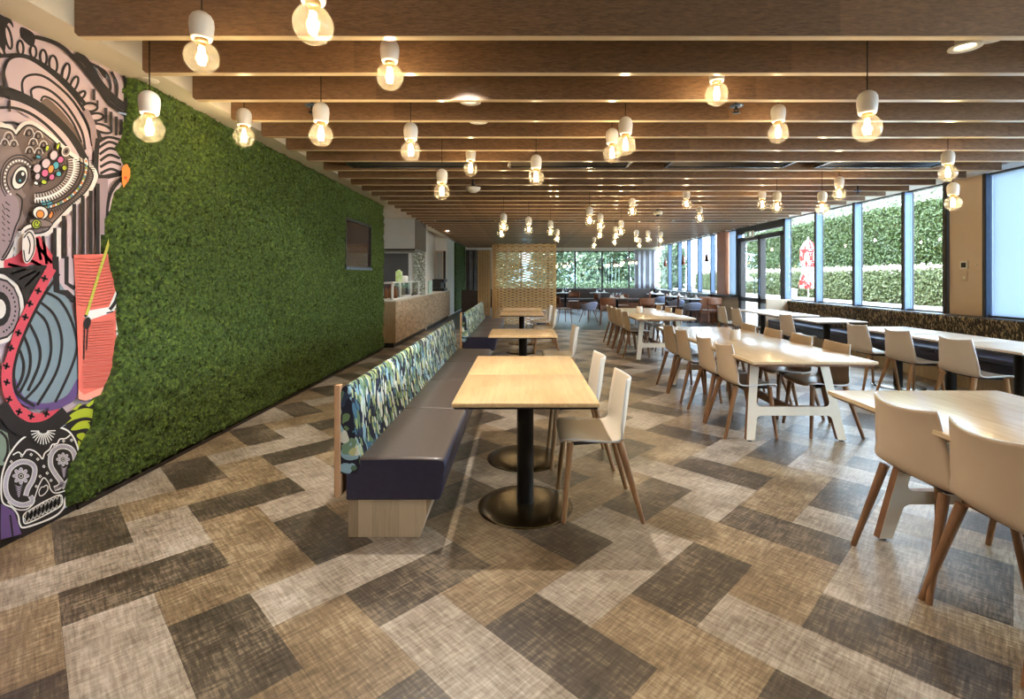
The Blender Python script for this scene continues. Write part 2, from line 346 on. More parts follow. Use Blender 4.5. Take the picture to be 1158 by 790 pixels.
structure(mb.build('floor', [M['floor_light'], M['floor_tan'], M['floor_dark'], M['floor_far']]))

# ------------------------------------------------------------------ shell of the room
CEIL, SOF = 3.12, 2.82
structure(MB().box(-6.0, 6.7, Y0 - .2, YB + .3, CEIL, CEIL + .25).build('ceiling', M['ceiling']))
structure(MB().box(LX - .2, LX, Y0, 9.76, 0, CEIL).build('wall_left', M['white']))
structure(MB().box(LX - .2, RX + .1, Y0 - .2, Y0, 0, CEIL).build('wall_front', M['beige']))
structure(MB().box(LX, -2.49, Y0, YB, SOF, CEIL).build('trim_1', M['plaster']))                  # bulkhead along the left wall
structure(MB().box(6.03, 6.34, Y0, YB, SOF + .02, CEIL).build('trim_2', M['white']))             # bulkhead along the windows
structure(MB().box(6.34, 6.5, Y0, YB, SOF + .02, CEIL).build('wall_right_head', M['white']))
low = MB().box(6.40, 6.52, Y0, 11.98, 0, .86).box(6.40, 6.52, 14.55, YB, 0, .86)
structure(low.build('wall_right', M['plaster']))
sill = MB().rbox(6.16, 6.5, Y0, 11.95, .845, .885, .006).rbox(6.16, 6.5, 14.6, YB, .845, .885, .006)
structure(sill.build('trim_3', M['dark_metal']))
structure(MB().box(6.36, 6.52, 6.82, 7.40, .86, SOF + .05).build('trim_4', M['beige']))          # pilaster
M['terracotta'] = surf('copper_panel', srgb(176, 118, 84), srgb(190, 132, 98), 2, .5)
structure(MB().box(6.28, 6.52, 15.35, 15.98, .86, SOF + .05).build('trim_5', M['terracotta']))
# windows along the right wall
def mullion(mb, y, w=.07, z0=.88, z1=SOF + .03):
    mb.box(6.325, 6.45, y - w / 2, y + w / 2, z0, z1, 0); mb.box(6.312, 6.327, y - w / 2 + .008, y + w / 2 - .004, z0, z1, 1); mb.box(6.448, 6.47, y - w / 2 - .006, y + w / 2 + .006, z0, z1, 1)
wn = 0
def window(ya, yb, frost=False, first=True, last=True):
    global wn; wn += 1
    f = MB(); mullion(f, ya)
    f.box(6.36, 6.47, ya, yb, .875, .905, 1); f.box(6.36, 6.47, ya, yb, SOF + .0, SOF + .035, 1)
    o = structure(f.build('window_%d' % wn, [M['silver'], M['dark_metal']]))
    p = MB().box(6.41, 6.418, ya + .035, yb - .035, .9, SOF + .005).build('window_pane', M['frost'] if frost else M['glass'], o)
    return o
for a, b in ((7.41, 8.22), (8.22, 9.45), (9.45, 10.68), (10.68, 11.92)): window(a, b)
for i in range(7): window(5.42 - 1.28 * i if i else 5.42, 6.78 - 1.28 * i if i == 0 else 6.70 - 1.28 * i, i == 0)
f = MB(); mullion(f, 6.78, .05); mullion(f, 11.95, .09); mullion(f, 14.56, .08); structure(f.build('trim_6', [M['silver'], M['dark_metal']]))
window(14.6, 15.35, True)
for a, b in ((15.98, 16.6), (16.6, 17.8), (17.8, 18.95), (18.95, 20.05), (20.05, 21.4), (21.4, 22.9)): window(a, b)
# double glazed door in the right wall
d = MB()
for y, w in ((12.1, .14), (13.25, .16), (14.42, .16)): d.box(6.34, 6.48, y - w / 2, y + w / 2, 0, 2.52)
d.box(6.34, 6.48, 12.0, 14.55, 2.44, 2.56); d.box(6.34, 6.48, 12.0, 14.55, .74, .86); d.box(6.34, 6.48, 12.0, 14.55, .0, .10); d.box(6.34, 6.48, 12.0, 14.55, 2.66, SOF + .05)
door = structure(d.build('door_1', M['dark_metal']))
for a, b in ((12.17, 13.17), (13.33, 14.34)):
    for z0, z1 in ((.1, .74), (.86, 2.44)): MB().box(6.405, 6.413, a, b, z0, z1).build('door_pane', M['glass'], door)
MB().box(6.405, 6.413, 12.0, 14.55, 2.56, 2.66).build('door_transom', M['glass'], door)
hd = MB()
for y in (13.12, 13.38): hd.tube([(6.3, y, .95), (6.28, y, 1.0), (6.28, y, 1.35), (6.3, y, 1.4)], .012, 8)
hd.build('door_handle', M['silver'], door)
# rear wall: glazing over a low wall
structure(MB().box(LX - .2, 6.5, YB, YB + .12, 0, .86).build('wall_back', M['dark_metal']))
structure(MB().box(LX - .2, 6.5, YB, YB + .12, 2.64, CEIL).build('wall_back_head', M['white']))
structure(MB().box(LX - .2, -1.3, YB, YB + .12, .86, 2.64).build('wall_back_side', M['plaster']))
structure(MB().rbox(-1.3, 6.3, YB - .22, YB + .1, .845, .885, .006).build('trim_7', M['dark_metal']))
for i in range(6):
    xa = -1.3 + 1.266 * i; wn += 1
    f = MB().box(xa - .035, xa + .035, YB + .02, YB + .1, .88, 2.64).box(xa, xa + 1.266, YB + .02, YB + .1, .88, .91).box(xa, xa + 1.266, YB + .02, YB + .1, 2.6, 2.64)
    o = structure(f.build('window_%d' % wn, M['dark_metal']))
    MB().box(xa + .035, xa + 1.23, YB + .05, YB + .058, .91, 2.6).build('window_pane', M['glass'], o)

# ------------------------------------------------------------------ ceiling beams
ORD = ['first', 'second', 'third', 'fourth', 'fifth', 'sixth', 'seventh', 'eighth', 'ninth', 'tenth', 'eleventh', 'twelfth', 'thirteenth', 'fourteenth', 'fifteenth',
       'sixteenth', 'seventeenth', 'eighteenth', 'nineteenth', 'twentieth']
ORD += ['twenty-' + o for o in ORD[:9]] + ['thirtieth'] + ['thirty-' + o for o in ORD[:9]] + ['fortieth', 'forty-first', 'forty-second']
BZ, B1, BS, BT = 2.77, 2.757, .495, .05
bl = MB(); bl.prism([(-2.487, CEIL), (-2.487, BZ + .018), (-2.469, BZ + .0), (6.02, BZ + .0), (6.02, CEIL)], 'y', -BT / 2, BT / 2)
ed = MB().box(-2.46, 6.015, -BT / 2 + .003, BT / 2 - .003, BZ - .004, BZ + .001)
root = thing('ceiling_beam', 'x', 'beam'); bl.build('beam_board', M['beam'], root); ed.build('edge_strip', M['beam_edge'], root)
BEAM = Proto(root)
for i in range(41):
    BEAM.put((0 if i % 3 else .001, B1 + BS * i + BT / 2, 0), 0, 'dark timber slat beam, %s from the camera, spanning the ceiling crosswise' % ORD[i], 'timber ceiling beams')

# ------------------------------------------------------------------ moss panel with ragged edge
M['moss'] = leafy('moss', [srgb(26, 34, 8), srgb(46, 62, 14), srgb(70, 90, 22), srgb(104, 122, 38)], 42, .9)
WX = LX + .0
mxp = [(149.5, 90), (150, 128), (143, 158), (135, 166), (146, 184), (149, 192), (147, 205), (135, 217), (124.6, 247), (124.6, 283), (130, 309), (135, 330), (135, 356), (136, 379), (130, 405), (128.5, 416), (122, 439), (111.6, 460), (106, 485), (91, 511), (83, 530), (78, 553), (81, 570)]
mY = np.array([2.70 * FPX / (CX - p[0]) for p in mxp]); mZ = np.array([EYE - (p[1] - CY) / FPX * y for p, y in zip(mxp, mY)])
def moss_left(z): return np.interp(-z, -mZ, mY)
SCR = (7.62, 8.92, 1.575, 2.35)
def make_moss(parent, ya, yb, leftfn, hole=None, res=.0145, x0=WX, z0=.03, z1=SOF, seed=1, tufts=26000):
    rs = np.random.RandomState(seed)
    ys = np.arange(ya, yb + res, res); zs = np.arange(z0, z1 + .001, res); Yg, Zg = np.meshgrid(ys, zs)
    edge = np.minimum(Yg - leftfn(Zg), (yb - .03) - Yg) + .03 * (vnoise(Yg * 14, Zg * 14, 5) - .5)
    edge = np.minimum(edge, Zg - z0 - .015 * vnoise(Yg * 20, Zg * 5, 6))
    if hole: edge = np.minimum(edge, np.maximum(np.maximum(hole[0] - Yg, Yg - hole[1]), np.maximum(hole[2] - Zg, Zg - hole[3])) + .004)
    d = .030 + .030 * vnoise(Yg * 9, Zg * 9, 2) + .022 * vnoise(Yg * 26, Zg * 26, 3) + .012 * rs.rand(*Yg.shape)
    d = d * np.clip(edge / .035, 0, 1) ** .5
    X = x0 + np.where(edge > 0, d + .002, .001)
    V = np.stack([X, Yg, Zg], -1).reshape(-1, 3); nz_, ny_ = Yg.shape
    idx = np.arange(nz_ * ny_).reshape(nz_, ny_); Q = np.stack([idx[:-1, :-1], idx[:-1, 1:], idx[1:, 1:], idx[1:, :-1]], -1).reshape(-1, 4)
    keep = (edge.reshape(-1)[Q] > 0).any(1); Q = Q[keep]
    inside = np.where(edge.ravel() > .004)[0]; pick = rs.choice(inside, tufts)
    Pt = V[pick] + rs.randn(tufts, 3) * (.004, .006, .006) + (.006, 0, 0)
    lv, lq = leaf_quads(Pt, np.full(tufts, .014), rs, (1.2, 0, .2), .8)
    used = np.unique(Q); remap = np.full(len(V), -1); remap[used] = np.arange(len(used)); V2 = V[used]; Q = remap[Q]
    return fast('moss_panel', np.vstack([V2, lv]), np.vstack([Q, lq + len(V2)]), M['moss'], parent)
o = make_moss(None, 2.9, 9.75, moss_left, SCR); tag(o, 'long green moss panel covering the left wall beside the mural', 'moss panel', kind='thing')
o = make_moss(None, 19.5, 22.9, lambda z: 19.55 + 0 * z, None, .035, -2.66, seed=4, tufts=3000); tag(o, 'narrow far green moss panel on the white wall past the servery counter', 'moss panel', kind='thing')
structure(MB().box(LX, LX + .035, 3.05, 9.75, 0, .028).build('baseboard_left', M['dark_metal']))
# menu screen set into the moss
t = thing('wall_screen', 'dark glossy menu screen set into the moss wall', 'screen', (WX, SCR[0], SCR[2]))
w_, h_ = SCR[1] - SCR[0], SCR[3] - SCR[2]
fr = MB().box(0, .06, 0, .03, 0, h_).box(0, .06, w_ - .03, w_, 0, h_).box(0, .06, 0, w_, h_ - .03, h_).box(0, .06, 0, w_, 0, .03); fr.build('screen_frame', M['black'], t)
M['screen'] = surf('screen_glass', srgb(52, 40, 36), srgb(56, 44, 40), 2, .07); MB().box(.01, .03, .02, w_ - .02, .02, h_ - .02).build('screen_panel', M['screen'], t)
MB().box(0, .075, -.015, w_ + .01, -.03, .005).build('frame_lip', M['silver'], t)
# ------------------------------------------------------------------ painted mural on the left wall (flat art, traced in wall coordinates)
from mathutils.geometry import tessellate_polygon
MUX = LX + .002
def wallp(px, py, d): Y = -MUX * FPX / (CX - px); return (MUX + d, Y, EYE - (py - CY) / FPX * Y)
INK = {'ink': srgb(26, 18, 18), 'mauve': srgb(196, 172, 176), 'pale': srgb(224, 212, 204), 'grey_mauve': srgb(128, 108, 102), 'brown': srgb(104, 84, 76), 'coral': srgb(226, 108, 92), 'coral_light': srgb(240, 158, 138), 'red': srgb(204, 70, 84),
       'steel': srgb(118, 134, 142), 'steel_dark': srgb(92, 104, 118), 'lime': srgb(170, 182, 40), 'orange': srgb(240, 136, 56), 'orange_deep': srgb(216, 84, 40), 'white': srgb(232, 228, 222), 'lilac': srgb(186, 178, 194), 'purple': srgb(96, 70, 120),
       'teal': srgb(70, 150, 165), 'pink': srgb(200, 90, 130), 'straw': srgb(190, 180, 70), 'green_grey': srgb(120, 135, 120), 'soft_blue': srgb(160, 176, 200), 'smoke': srgb(150, 128, 132)}
for k, v in list(INK.items()): INK[k] = surf('paint_' + k, v, tuple(c * .9 for c in v), 5, .75)
def cr(pts, closed=False, n=6):
    P = [Vector((p[0], p[1])) for p in pts]; out = []; L = len(P)
    for i in range(L if closed else L - 1):
        p0 = P[(i - 1) % L] if closed or i > 0 else P[i]; p1 = P[i]; p2 = P[(i + 1) % L]; p3 = P[(i + 2) % L] if closed or i + 2 < L else p2
        for k in range(n):
            t = k / n; out.append(.5 * ((2 * p1) + (-p0 + p2) * t + (2 * p0 - 5 * p1 + 4 * p2 - p3) * t * t + (-p0 + 3 * p1 - 3 * p2 + p3) * t ** 3))
    if not closed: out.append(P[-1])
    return out
class Art:
    bold = 1.3
    def __init__(s, ox=0, oy=0, sc=1, base=0): s.mb = MB(); s.cols = []; s.ox = ox; s.oy = oy; s.sc = sc; s.l = base
    def frame(s, ox, oy, sc): s.ox = ox; s.oy = oy; s.sc = sc; return s
    def _c(s, c):
        if c not in s.cols: s.cols.append(c)
        return s.cols.index(c)
    def _w(s, p): return wallp(s.ox + p[0] / s.sc, s.oy + p[1] / s.sc, s.l * .0003)
    def fill(s, pts, c, sm=True, up=True):
        if up: s.l += 1
        p = cr(pts, True, 5) if sm else [Vector((q[0], q[1])) for q in pts]
        tri = tessellate_polygon([[Vector((q.x, q.y, 0)) for q in p]]); s.mb.add([s._w(q) for q in p], [tuple(t) for t in tri], s._c(c)); return s
    def stroke(s, pts, w, c, closed=False, sm=True, up=True, w2=None):
        if up: s.l += 1
        if c == 'ink': w *= s.bold; w2 = w2 and w2 * s.bold
        p = cr(pts, closed, 5) if sm and len(pts) > 2 else [Vector((q[0], q[1])) for q in pts]
        n = len(p); vs = []
        for i, q in enumerate(p):
            a = p[(i - 1) % n] if closed else p[max(i - 1, 0)]; b = p[(i + 1) % n] if closed else p[min(i + 1, n - 1)]
            t = b - a; t = t.normalized() if t.length > 1e-6 else Vector((1, 0)); nn = Vector((-t.y, t.x)); ww = (w + ((w2 or w) - w) * i / max(n - 1, 1)) / 2
            vs += [q + nn * ww, q - nn * ww]
        fs = [(2 * i, 2 * i + 1, (2 * i + 3) % (2 * n), (2 * i + 2) % (2 * n)) for i in range(n if closed else n - 1)]
        s.mb.add([s._w(v) for v in vs], fs, s._c(c)); return s
    def ell(s, cx, cy, rx, ry, c, rot=0, outline=None, ow=0, up=True):
        a = math.radians(rot); pts = [(cx + rx * math.cos(t) * math.cos(a) - ry * math.sin(t) * math.sin(a), cy + rx * math.cos(t) * math.sin(a) + ry * math.sin(t) * math.cos(a)) for t in [2 * math.pi * k / 16 for k in range(16)]]
        s.fill(pts, c, False, up)
        if outline: s.stroke(pts, ow, outline, True, False, up)
        return s
    def plus(s, cx, cy, r, w, c, rot=15):
        a = math.radians(rot); dx, dy = math.cos(a) * r, math.sin(a) * r
        s.stroke([(cx - dx, cy - dy), (cx + dx, cy + dy)], w, c, up=False); s.stroke([(cx + dy, cy - dx), (cx - dy, cy + dx)], w, c, up=False); return s
    def build(s, name, parent): return s.mb.build(name, [INK[c] for c in s.cols], parent, fix=False)
mural = thing('wall_mural', 'painted mural with elephant and sugar skull on the left wall', 'mural', (0, 0, 0))
a = Art()
# the painted ground, running on towards the viewer past the frame
yA = 0.6; bgp = [(MUX, yA, .10), (MUX, 4.0, .10), (MUX, 4.0, SOF), (MUX, yA, SOF)]
a.mb.add(bgp, [(0, 1, 2, 3)], a._c('mauve'))
# scrollwork, upper part
a.frame(0, 10, 4.647)
a.fill([(-60, 20), (20, 40), (60, 60), (70, 100), (40, 80), (20, 240), (-60, 250)], 'ink')
a.fill([(110, 95), (180, 135), (170, 200), (110, 150)], 'ink')
for cx, cy, rx, ry, ro in ((42, 150, 16, 62, -12), (0, 215, 14, 40, -30), (105, 205, 16, 38, -4), (172, 225, 16, 33, -4), (225, 255, 17, 40, -4), (276, 292, 21, 46, -4), (342, 336, 18, 50, 12), (385, 395, 17, 42, 22), (422, 455, 14, 28, 42)): a.ell(cx, cy, rx, ry, 'mauve', ro, 'ink', 10)
a.stroke([(-20, 250), (40, 245), (110, 245), (190, 275), (300, 350), (400, 450), (480, 560), (520, 680)], 16, 'ink')
for cx, cy, rx, ry, ro in ((467, 517, 40, 22, 0), (497, 568, 40, 20, -5), (528, 628, 54, 20, 18)): a.ell(cx, cy, rx, ry, 'mauve', ro, 'ink', 10)
a.fill([(20, 330), (40, 265), (110, 252), (190, 290), (300, 375), (400, 480), (470, 600), (490, 730), (440, 760), (330, 640), (200, 540), (60, 450)], 'mauve')
a.fill([(230, 470), (300, 520), (380, 620), (440, 740), (400, 740), (300, 640), (200, 540)], 'brown')
a.stroke([(20, 430), (10, 340), (40, 265), (110, 250), (190, 285), (300, 370), (400, 480), (470, 600), (490, 700)], 12, 'ink')
a.stroke([(112, 450), (108, 385), (140, 350), (210, 350), (290, 400), (380, 490), (450, 610), (478, 720)], 10, 'ink')
a.stroke([(160, 470), (156, 425), (200, 410), (270, 440), (350, 520), (420, 640), (440, 740)], 10, 'ink')
a.stroke([(205, 485), (225, 460), (290, 495), (370, 590), (420, 700)], 9, 'ink')
a.stroke([(-20, 430), (60, 450), (180, 510), (280, 590), (370, 690), (430, 800)], 46, 'ink')
a.fill([(50, 480), (150, 515), (260, 590), (350, 680), (420, 800), (380, 800), (300, 700), (200, 610), (90, 540), (50, 530)], 'mauve')
a.stroke([(-20, 520), (60, 520), (150, 550), (240, 615), (320, 700), (390, 800)], 12, 'ink')
a.stroke([(40, 480), (42, 540)], 7, 'ink')
a.fill([(-20, 545), (60, 545), (140, 575), (230, 640), (310, 720), (360, 800), (300, 800), (180, 650), (60, 590), (-20, 590)], 'mauve')
a.stroke([(-20, 600), (60, 600), (160, 640), (240, 700)], 9, 'ink')
a.stroke([(110, 150), (185, 150), (300, 190), (390, 270), (450, 340), (520, 430), (570, 500), (660, 565)], 17, 'ink')
a.stroke([(390, 230), (450, 290), (520, 400), (585, 470), (665, 530)], 30, 'ink')
for p in ([(460, 285), (540, 330), (570, 400), (560, 450)], [(575, 330), (605, 400), (600, 480)], [(638, 350), (662, 430), (648, 510)], [(672, 370), (688, 430), (682, 510)], [(500, 300), (545, 360)]): a.stroke(p, 12, 'ink')
for p in ((480, 300, 530, 370), (545, 345, 560, 370), (590, 370, 595, 395)): a.stroke([(p[0], p[1]), (p[2], p[3])], 6, 'steel_dark')
for x, y0, y1 in ((482, 420, 480), (545, 520, 600), (572, 540, 640), (600, 565, 680), (626, 580, 695), (655, 590, 700), (688, 600, 690)): a.stroke([(x, y0), (x, y1)], 12, 'ink', sm=False, up=False)
a.stroke([(610, 545), (660, 555)], 10, 'soft_blue'); a.stroke([(500, 480), (500, 520)], 8, 'ink')
# bands right of the elephant
a.frame(0, 90, 3.7625)
a.fill([(395, 300), (470, 240), (560, 250), (505, 330), (520, 380), (470, 430), (400, 420)], 'mauve')
for p in ([(410, 265), (450, 245), (500, 255)], [(410, 290), (455, 265), (505, 285)], [(412, 318), (455, 292), (500, 305)], [(415, 345), (455, 320), (500, 335)], [(415, 372), (460, 350), (505, 362)], [(415, 400), (460, 380), (500, 395)]): a.stroke(p, 9, 'ink')
a.stroke([(400, 300), (390, 260), (380, 190), (350, 130)], 26, 'smoke')
a.stroke([(405, 250), (398, 330), (405, 410), (480, 405), (510, 395)], 16, 'ink')
a.stroke([(425, 420), (425, 660)], 44, 'smoke', sm=False)
a.stroke([(450, 620), (455, 520), (480, 455), (515, 420)], 9, 'ink'); a.stroke([(470, 640), (472, 560), (490, 480)], 9, 'ink')
a.stroke([(455, 560), (470, 490), (505, 440)], 12, 'mauve'); a.stroke([(440, 640), (446, 520), (470, 450), (510, 415)], 7, 'ink')
a.fill([(450, 600), (470, 580), (478, 640), (470, 730), (450, 720)], 'ink'); a.fill([(456, 640), (468, 620), (470, 690), (460, 700)], 'mauve')
# vertical stripes
a.frame(0, 130, 4.39)
for x, y0, y1 in ((256, 560, 800), (300, 500, 760), (352, 440, 745), (395, 400, 740), (435, 375, 735), (470, 340, 735)): a.stroke([(x, y0), (x, y1)], 15, 'ink', sm=False, up=False)
a.stroke([(275, 560), (275, 760)], 22, 'pale', sm=False); a.stroke([(327, 500), (327, 745)], 22, 'mauve', sm=False, up=False)
# red triangle and dark corner left of the stripes
a.fill([(140, 610), (180, 600), (245, 700), (245, 760), (140, 740), (0, 790), (0, 720), (60, 700)], 'red', False)
for p in ([(150, 625), (240, 735)], [(165, 610), (185, 720)], [(130, 720), (240, 775)], [(195, 600), (215, 740)], [(20, 740), (230, 790)]): a.stroke(p, 12, 'ink', up=False)
a.frame(0, 290, 4.647)
a.fill([(-40, 60), (60, 55), (230, 45), (140, 210), (110, 260), (90, 160), (0, 90), (-40, 90)], 'ink', False)
for p in ([(40, 90), (120, 65)], [(80, 120), (170, 75)], [(110, 160), (190, 80)]): a.stroke(p, 10, 'smoke', up=False)
# blue-grey striped oval, red band with crosses
a.fill([(30, 620), (70, 490), (130, 350), (190, 240), (270, 90), (330, 190), (370, 330), (390, 450), (390, 640), (340, 730), (260, 775), (160, 785), (70, 740)], 'steel')
a.fill([(60, 640), (110, 740), (220, 770), (330, 730), (390, 640), (390, 720), (330, 780), (160, 800), (60, 740)], 'purple')
a.fill([(255, 90), (300, 10), (370, 10), (375, 210), (330, 190), (290, 130)], 'mauve', False)
a.stroke([(272, 0), (278, 180), (330, 190), (372, 232)], 26, 'ink', sm=False); a.stroke([(330, 0), (330, 140), (374, 168)], 18, 'ink', sm=False)
for p in ([(210, 185), (290, 225), (350, 320), (380, 420), (382, 500), (340, 620), (270, 765)], [(185, 235), (260, 300), (300, 400), (302, 500), (270, 620), (175, 780)], [(160, 280), (220, 340), (246, 440), (240, 540), (190, 660), (105, 755)], [(132, 350), (172, 430), (190, 500), (180, 580), (125, 705)], [(105, 420), (136, 510), (130, 610), (80, 715)], [(80, 490), (102, 560), (95, 630), (66, 690)]): a.stroke(p, 11, 'ink')
a.stroke([(250, 60), (185, 175), (125, 290), (75, 400), (45, 500), (15, 600), (15, 700)], 52, 'red')
a.stroke([(290, 90), (210, 200), (150, 310), (100, 420), (65, 520), (48, 620), (70, 720), (160, 785)], 12, 'ink')
a.stroke([(15, 560), (10, 660), (30, 740), (80, 810), (160, 850), (230, 840), (285, 800)], 56, 'red')
a.stroke([(-20, 780), (50, 880), (140, 910), (240, 890), (330, 820)], 60, 'ink'); a.stroke([(230, 800), (300, 780), (350, 740)], 26, 'purple')
for x, y in ((210, 115), (177, 180), (133, 247), (108, 318), (72, 400), (32, 480), (8, 575), (10, 660), (22, 750), (75, 815), (140, 838), (220, 826)): a.plus(x, y, 18, 9, 'ink')
a.build('scroll_painting', mural)
# ringed disc at the left edge
e = Art(0, 290, 4.647, 60); e.ell(-22, 275, 132, 186, 'pale'); e.ell(-22, 275, 112, 164, 'ink'); e.ell(-22, 275, 104, 152, 'smoke'); e.ell(-22, 275, 60, 92, 'ink'); e.ell(-22, 275, 34, 52, 'pale')
for k in range(14): e.ell(-22 + 84 * math.cos(k * .2 - 1.3), 275 + 124 * math.sin(k * .2 - 1.3), 5, 6, 'ink', up=False)
e.build('ring_motif', mural)
# lower black ground, lime shapes
e = Art(0, 440, 4.647, 64)
e.fill([(-60, 250), (-20, 150), (60, 180), (150, 215), (240, 195), (320, 130), (420, 80), (560, 60), (560, 780), (-60, 780)], 'ink', False)
e.fill([(-40, 200), (20, 230), (35, 330), (0, 400), (-40, 400)], 'green_grey', False); e.stroke([(-20, 220), (15, 260), (20, 330), (0, 380)], 10, 'ink')
e.fill([(270, 200), (330, 185), (300, 205)], 'soft_blue', False)
e.fill([(300, 195), (340, 145), (390, 110), (450, 100), (515, 128), (512, 165), (440, 150), (370, 160)], 'lime'); e.fill([(355, 210), (400, 170), (460, 165), (515, 185), (500, 230), (440, 205), (380, 215)], 'lime')
e.fill([(385, 240), (420, 222), (470, 240), (440, 310), (430, 280), (400, 262)], 'lime'); e.fill([(392, 270), (412, 290), (410, 340), (396, 330)], 'lime')
e.fill([(360, 108), (400, 75), (412, 75), (385, 108)], 'lime', False); e.fill([(432, 85), (478, 50), (470, 78), (448, 92)], 'lime', False); e.fill([(490, 80), (535, 40), (520, 100), (505, 105)], 'soft_blue', False)
e.stroke([(335, 190), (380, 165), (440, 155), (500, 175)], 12, 'ink'); e.stroke([(380, 230), (420, 222), (450, 250)], 10, 'ink'); e.plus(458, 178, 14, 6, 'ink')
e.fill([(330, 530), (360, 540), (350, 610), (310, 630)], 'soft_blue', False); e.fill([(-20, 600), (50, 640), (70, 700), (90, 760), (-20, 790)], 'purple', False); e.stroke([(30, 660), (45, 780)], 8, 'ink')
e.build('lime_shapes', mural)
# sugar skull
e = Art(0, 440, 4.647, 82)
out = [(0, 400), (30, 335), (90, 262), (180, 215), (270, 198), (340, 222), (382, 290), (396, 365), (385, 440), (352, 515), (322, 570), (310, 625), (250, 675), (110, 725), (80, 708), (70, 660), (40, 622), (-12, 590), (-18, 480)]
e.fill(out, 'ink'); e.stroke(out, 9, 'white', True)
def paisley(ring, w):
    e.stroke(ring, w + 6, 'white'); e.stroke(ring, w - 4, 'lilac')
    c = cr(ring, False, 6)
    for i in range(1, len(c) - 1):
        t = (c[i + 1] - c[i - 1]).normalized(); n_ = Vector((-t.y, t.x)) * (w - 3) / 2; e.stroke([c[i] - n_, c[i] + n_], 3, 'white', up=False)
paisley([(262, 522), (288, 512), (300, 490), (272, 450), (244, 400), (246, 345), (275, 308), (318, 300), (358, 320), (374, 370), (366, 430), (340, 480), (300, 515)], 22)
paisley([(135, 560), (145, 590), (95, 608), (40, 590), (8, 545), (5, 480), (30, 415), (80, 382), (130, 385), (158, 415), (150, 470), (122, 520), (110, 560)], 22)
for cx, cy, r, tx, ty in ((308, 368, 24, 312, 440), (84, 455, 30, 72, 540)):
    for k in range(8): an = k * math.pi / 4; e.ell(cx + r * math.cos(an), cy + r * math.sin(an), r * .46, r * .3, 'lilac', math.degrees(an), 'white', 3, up=False)
    e.ell(cx, cy, r * .28, r * .28, 'ink', 0, 'white', 3)
    for k in range(5):
        y = cy + r * 1.5 + (ty - cy - r) * k / 5 * 1.1; w = r * .8 * (1 - k / 7); e.fill([(tx - w, y), (tx, y + 12), (tx + w, y), (tx, y + 20)], 'lilac', False, up=False)
e.stroke([(40, 345), (70, 330), (92, 345), (115, 318), (150, 322), (180, 345), (198, 365), (210, 335), (235, 315), (250, 290), (275, 285), (290, 262), (320, 258), (345, 240)], 7, 'white')
e.fill([(204, 505), (222, 505), (226, 530), (206, 552), (182, 562), (178, 535), (190, 510)], 'ink'); e.stroke([(204, 512), (218, 503), (226, 522), (210, 548), (186, 560), (178, 540), (190, 515)], 5, 'white', True)
e.stroke([(150, 590), (165, 540), (185, 490), (205, 465), (228, 490), (240, 525), (265, 545), (320, 530), (350, 500)], 6, 'white'); e.stroke([(10, 590), (55, 628), (105, 632), (140, 610), (155, 585)], 6, 'white')
mo = [(100, 655), (150, 622), (215, 585), (285, 555), (302, 575), (292, 612), (230, 650), (150, 690), (105, 705), (95, 685)]
e.stroke(mo, 7, 'white', True); e.stroke([(98, 680), (200, 630), (298, 590)], 5, 'white')
for k in range(9): x = 115 + k * 21; y = 668 - k * 10; e.ell(x, y, 9, 30, 'ink', 8, 'white', 6, up=False)
for x, y in ((30, 380), (85, 350), (135, 343), (170, 367), (202, 405), (182, 457), (228, 345), (260, 298), (306, 272), (348, 267), (218, 440), (238, 478), (160, 510)): e.fill([(x - 9, y), (x, y - 9), (x + 9, y), (x, y + 9)], 'white', False, up=False); e.fill([(x - 4, y), (x, y - 4), (x + 4, y), (x, y + 4)], 'ink', False)
for k in range(13):
    an = math.pi * (.02 + .95 * k / 12); c, s_ = math.cos(an), math.sin(an); e.stroke([(196 + 22 * c, 218 + 14 * s_), (196 + 66 * c, 212 + 78 * s_)], 5, 'white', up=False)
e.build('sugar_skull', mural)
# coral patch with arm, straw and leaf
e = Art(0, 0, 1, 96)
e.fill([(78, 288), (122, 287), (127, 300), (130, 312), (128, 330), (130, 350), (130, 398), (129, 416), (122, 437), (88, 448), (83.5, 449), (83, 400), (80, 330)], 'coral', False)
for k in range(16): y = 292 + 3.5 * k; e.stroke([(79 + k * .15, y), (100, y + 1.5), (124, y - 3)], .7, 'coral_light', sm=False, up=False)
for k in range(26): y = 366 + 2.9 * k; e.stroke([(88, y), (124, y - 3)], .8, 'orange_deep' if k % 2 else 'coral_light', sm=False, up=False)
e.fill([(83, 440), (90, 446), (122, 433), (121, 441), (92, 453), (83.5, 451)], 'coral_light', False)
e.fill([(126, 353), (134, 350), (136.5, 356), (137, 378), (134, 398), (130, 412), (127, 400)], 'white', False)
e.fill([(89, 358), (95, 351), (118, 347), (126, 328), (130, 311), (134, 335), (127, 350), (119, 354), (95, 362)], 'white', False)
e.stroke([(119, 350), (126, 340), (131, 322)], 3, 'ink'); e.stroke([(126, 331), (131, 334)], 1.5, 'white'); e.stroke([(115, 354), (123, 352)], 1.2, 'ink'); e.stroke([(90, 358), (93, 356)], 2.2, 'ink')
e.ell(93, 365, 4.2, 7, 'ink', 12); e.stroke([(90, 370), (89, 406)], 1.1, 'ink'); e.stroke([(93.5, 370), (92, 396)], 1.1, 'ink')
e.stroke([(92, 356), (106, 310), (124, 254)], 3.4, 'straw', sm=False); e.stroke([(118, 257), (130, 254)], 2, 'straw')
e.build('coral_patch', mural)
e = Art(0, 0, 1, 118)
e.fill([(132, 204), (132, 190), (135, 186), (146, 184), (150, 191), (149, 203), (143, 214), (135, 220)], 'orange', False); e.ell(136, 201, 2, 1.8, 'orange_deep'); e.ell(143.5, 200, 2, 1.6, 'orange_deep', up=False); e.stroke([(135, 212), (140, 211)], 1, 'orange_deep', up=False); e.stroke([(138, 203), (139, 208)], .9, 'orange_deep', up=False)
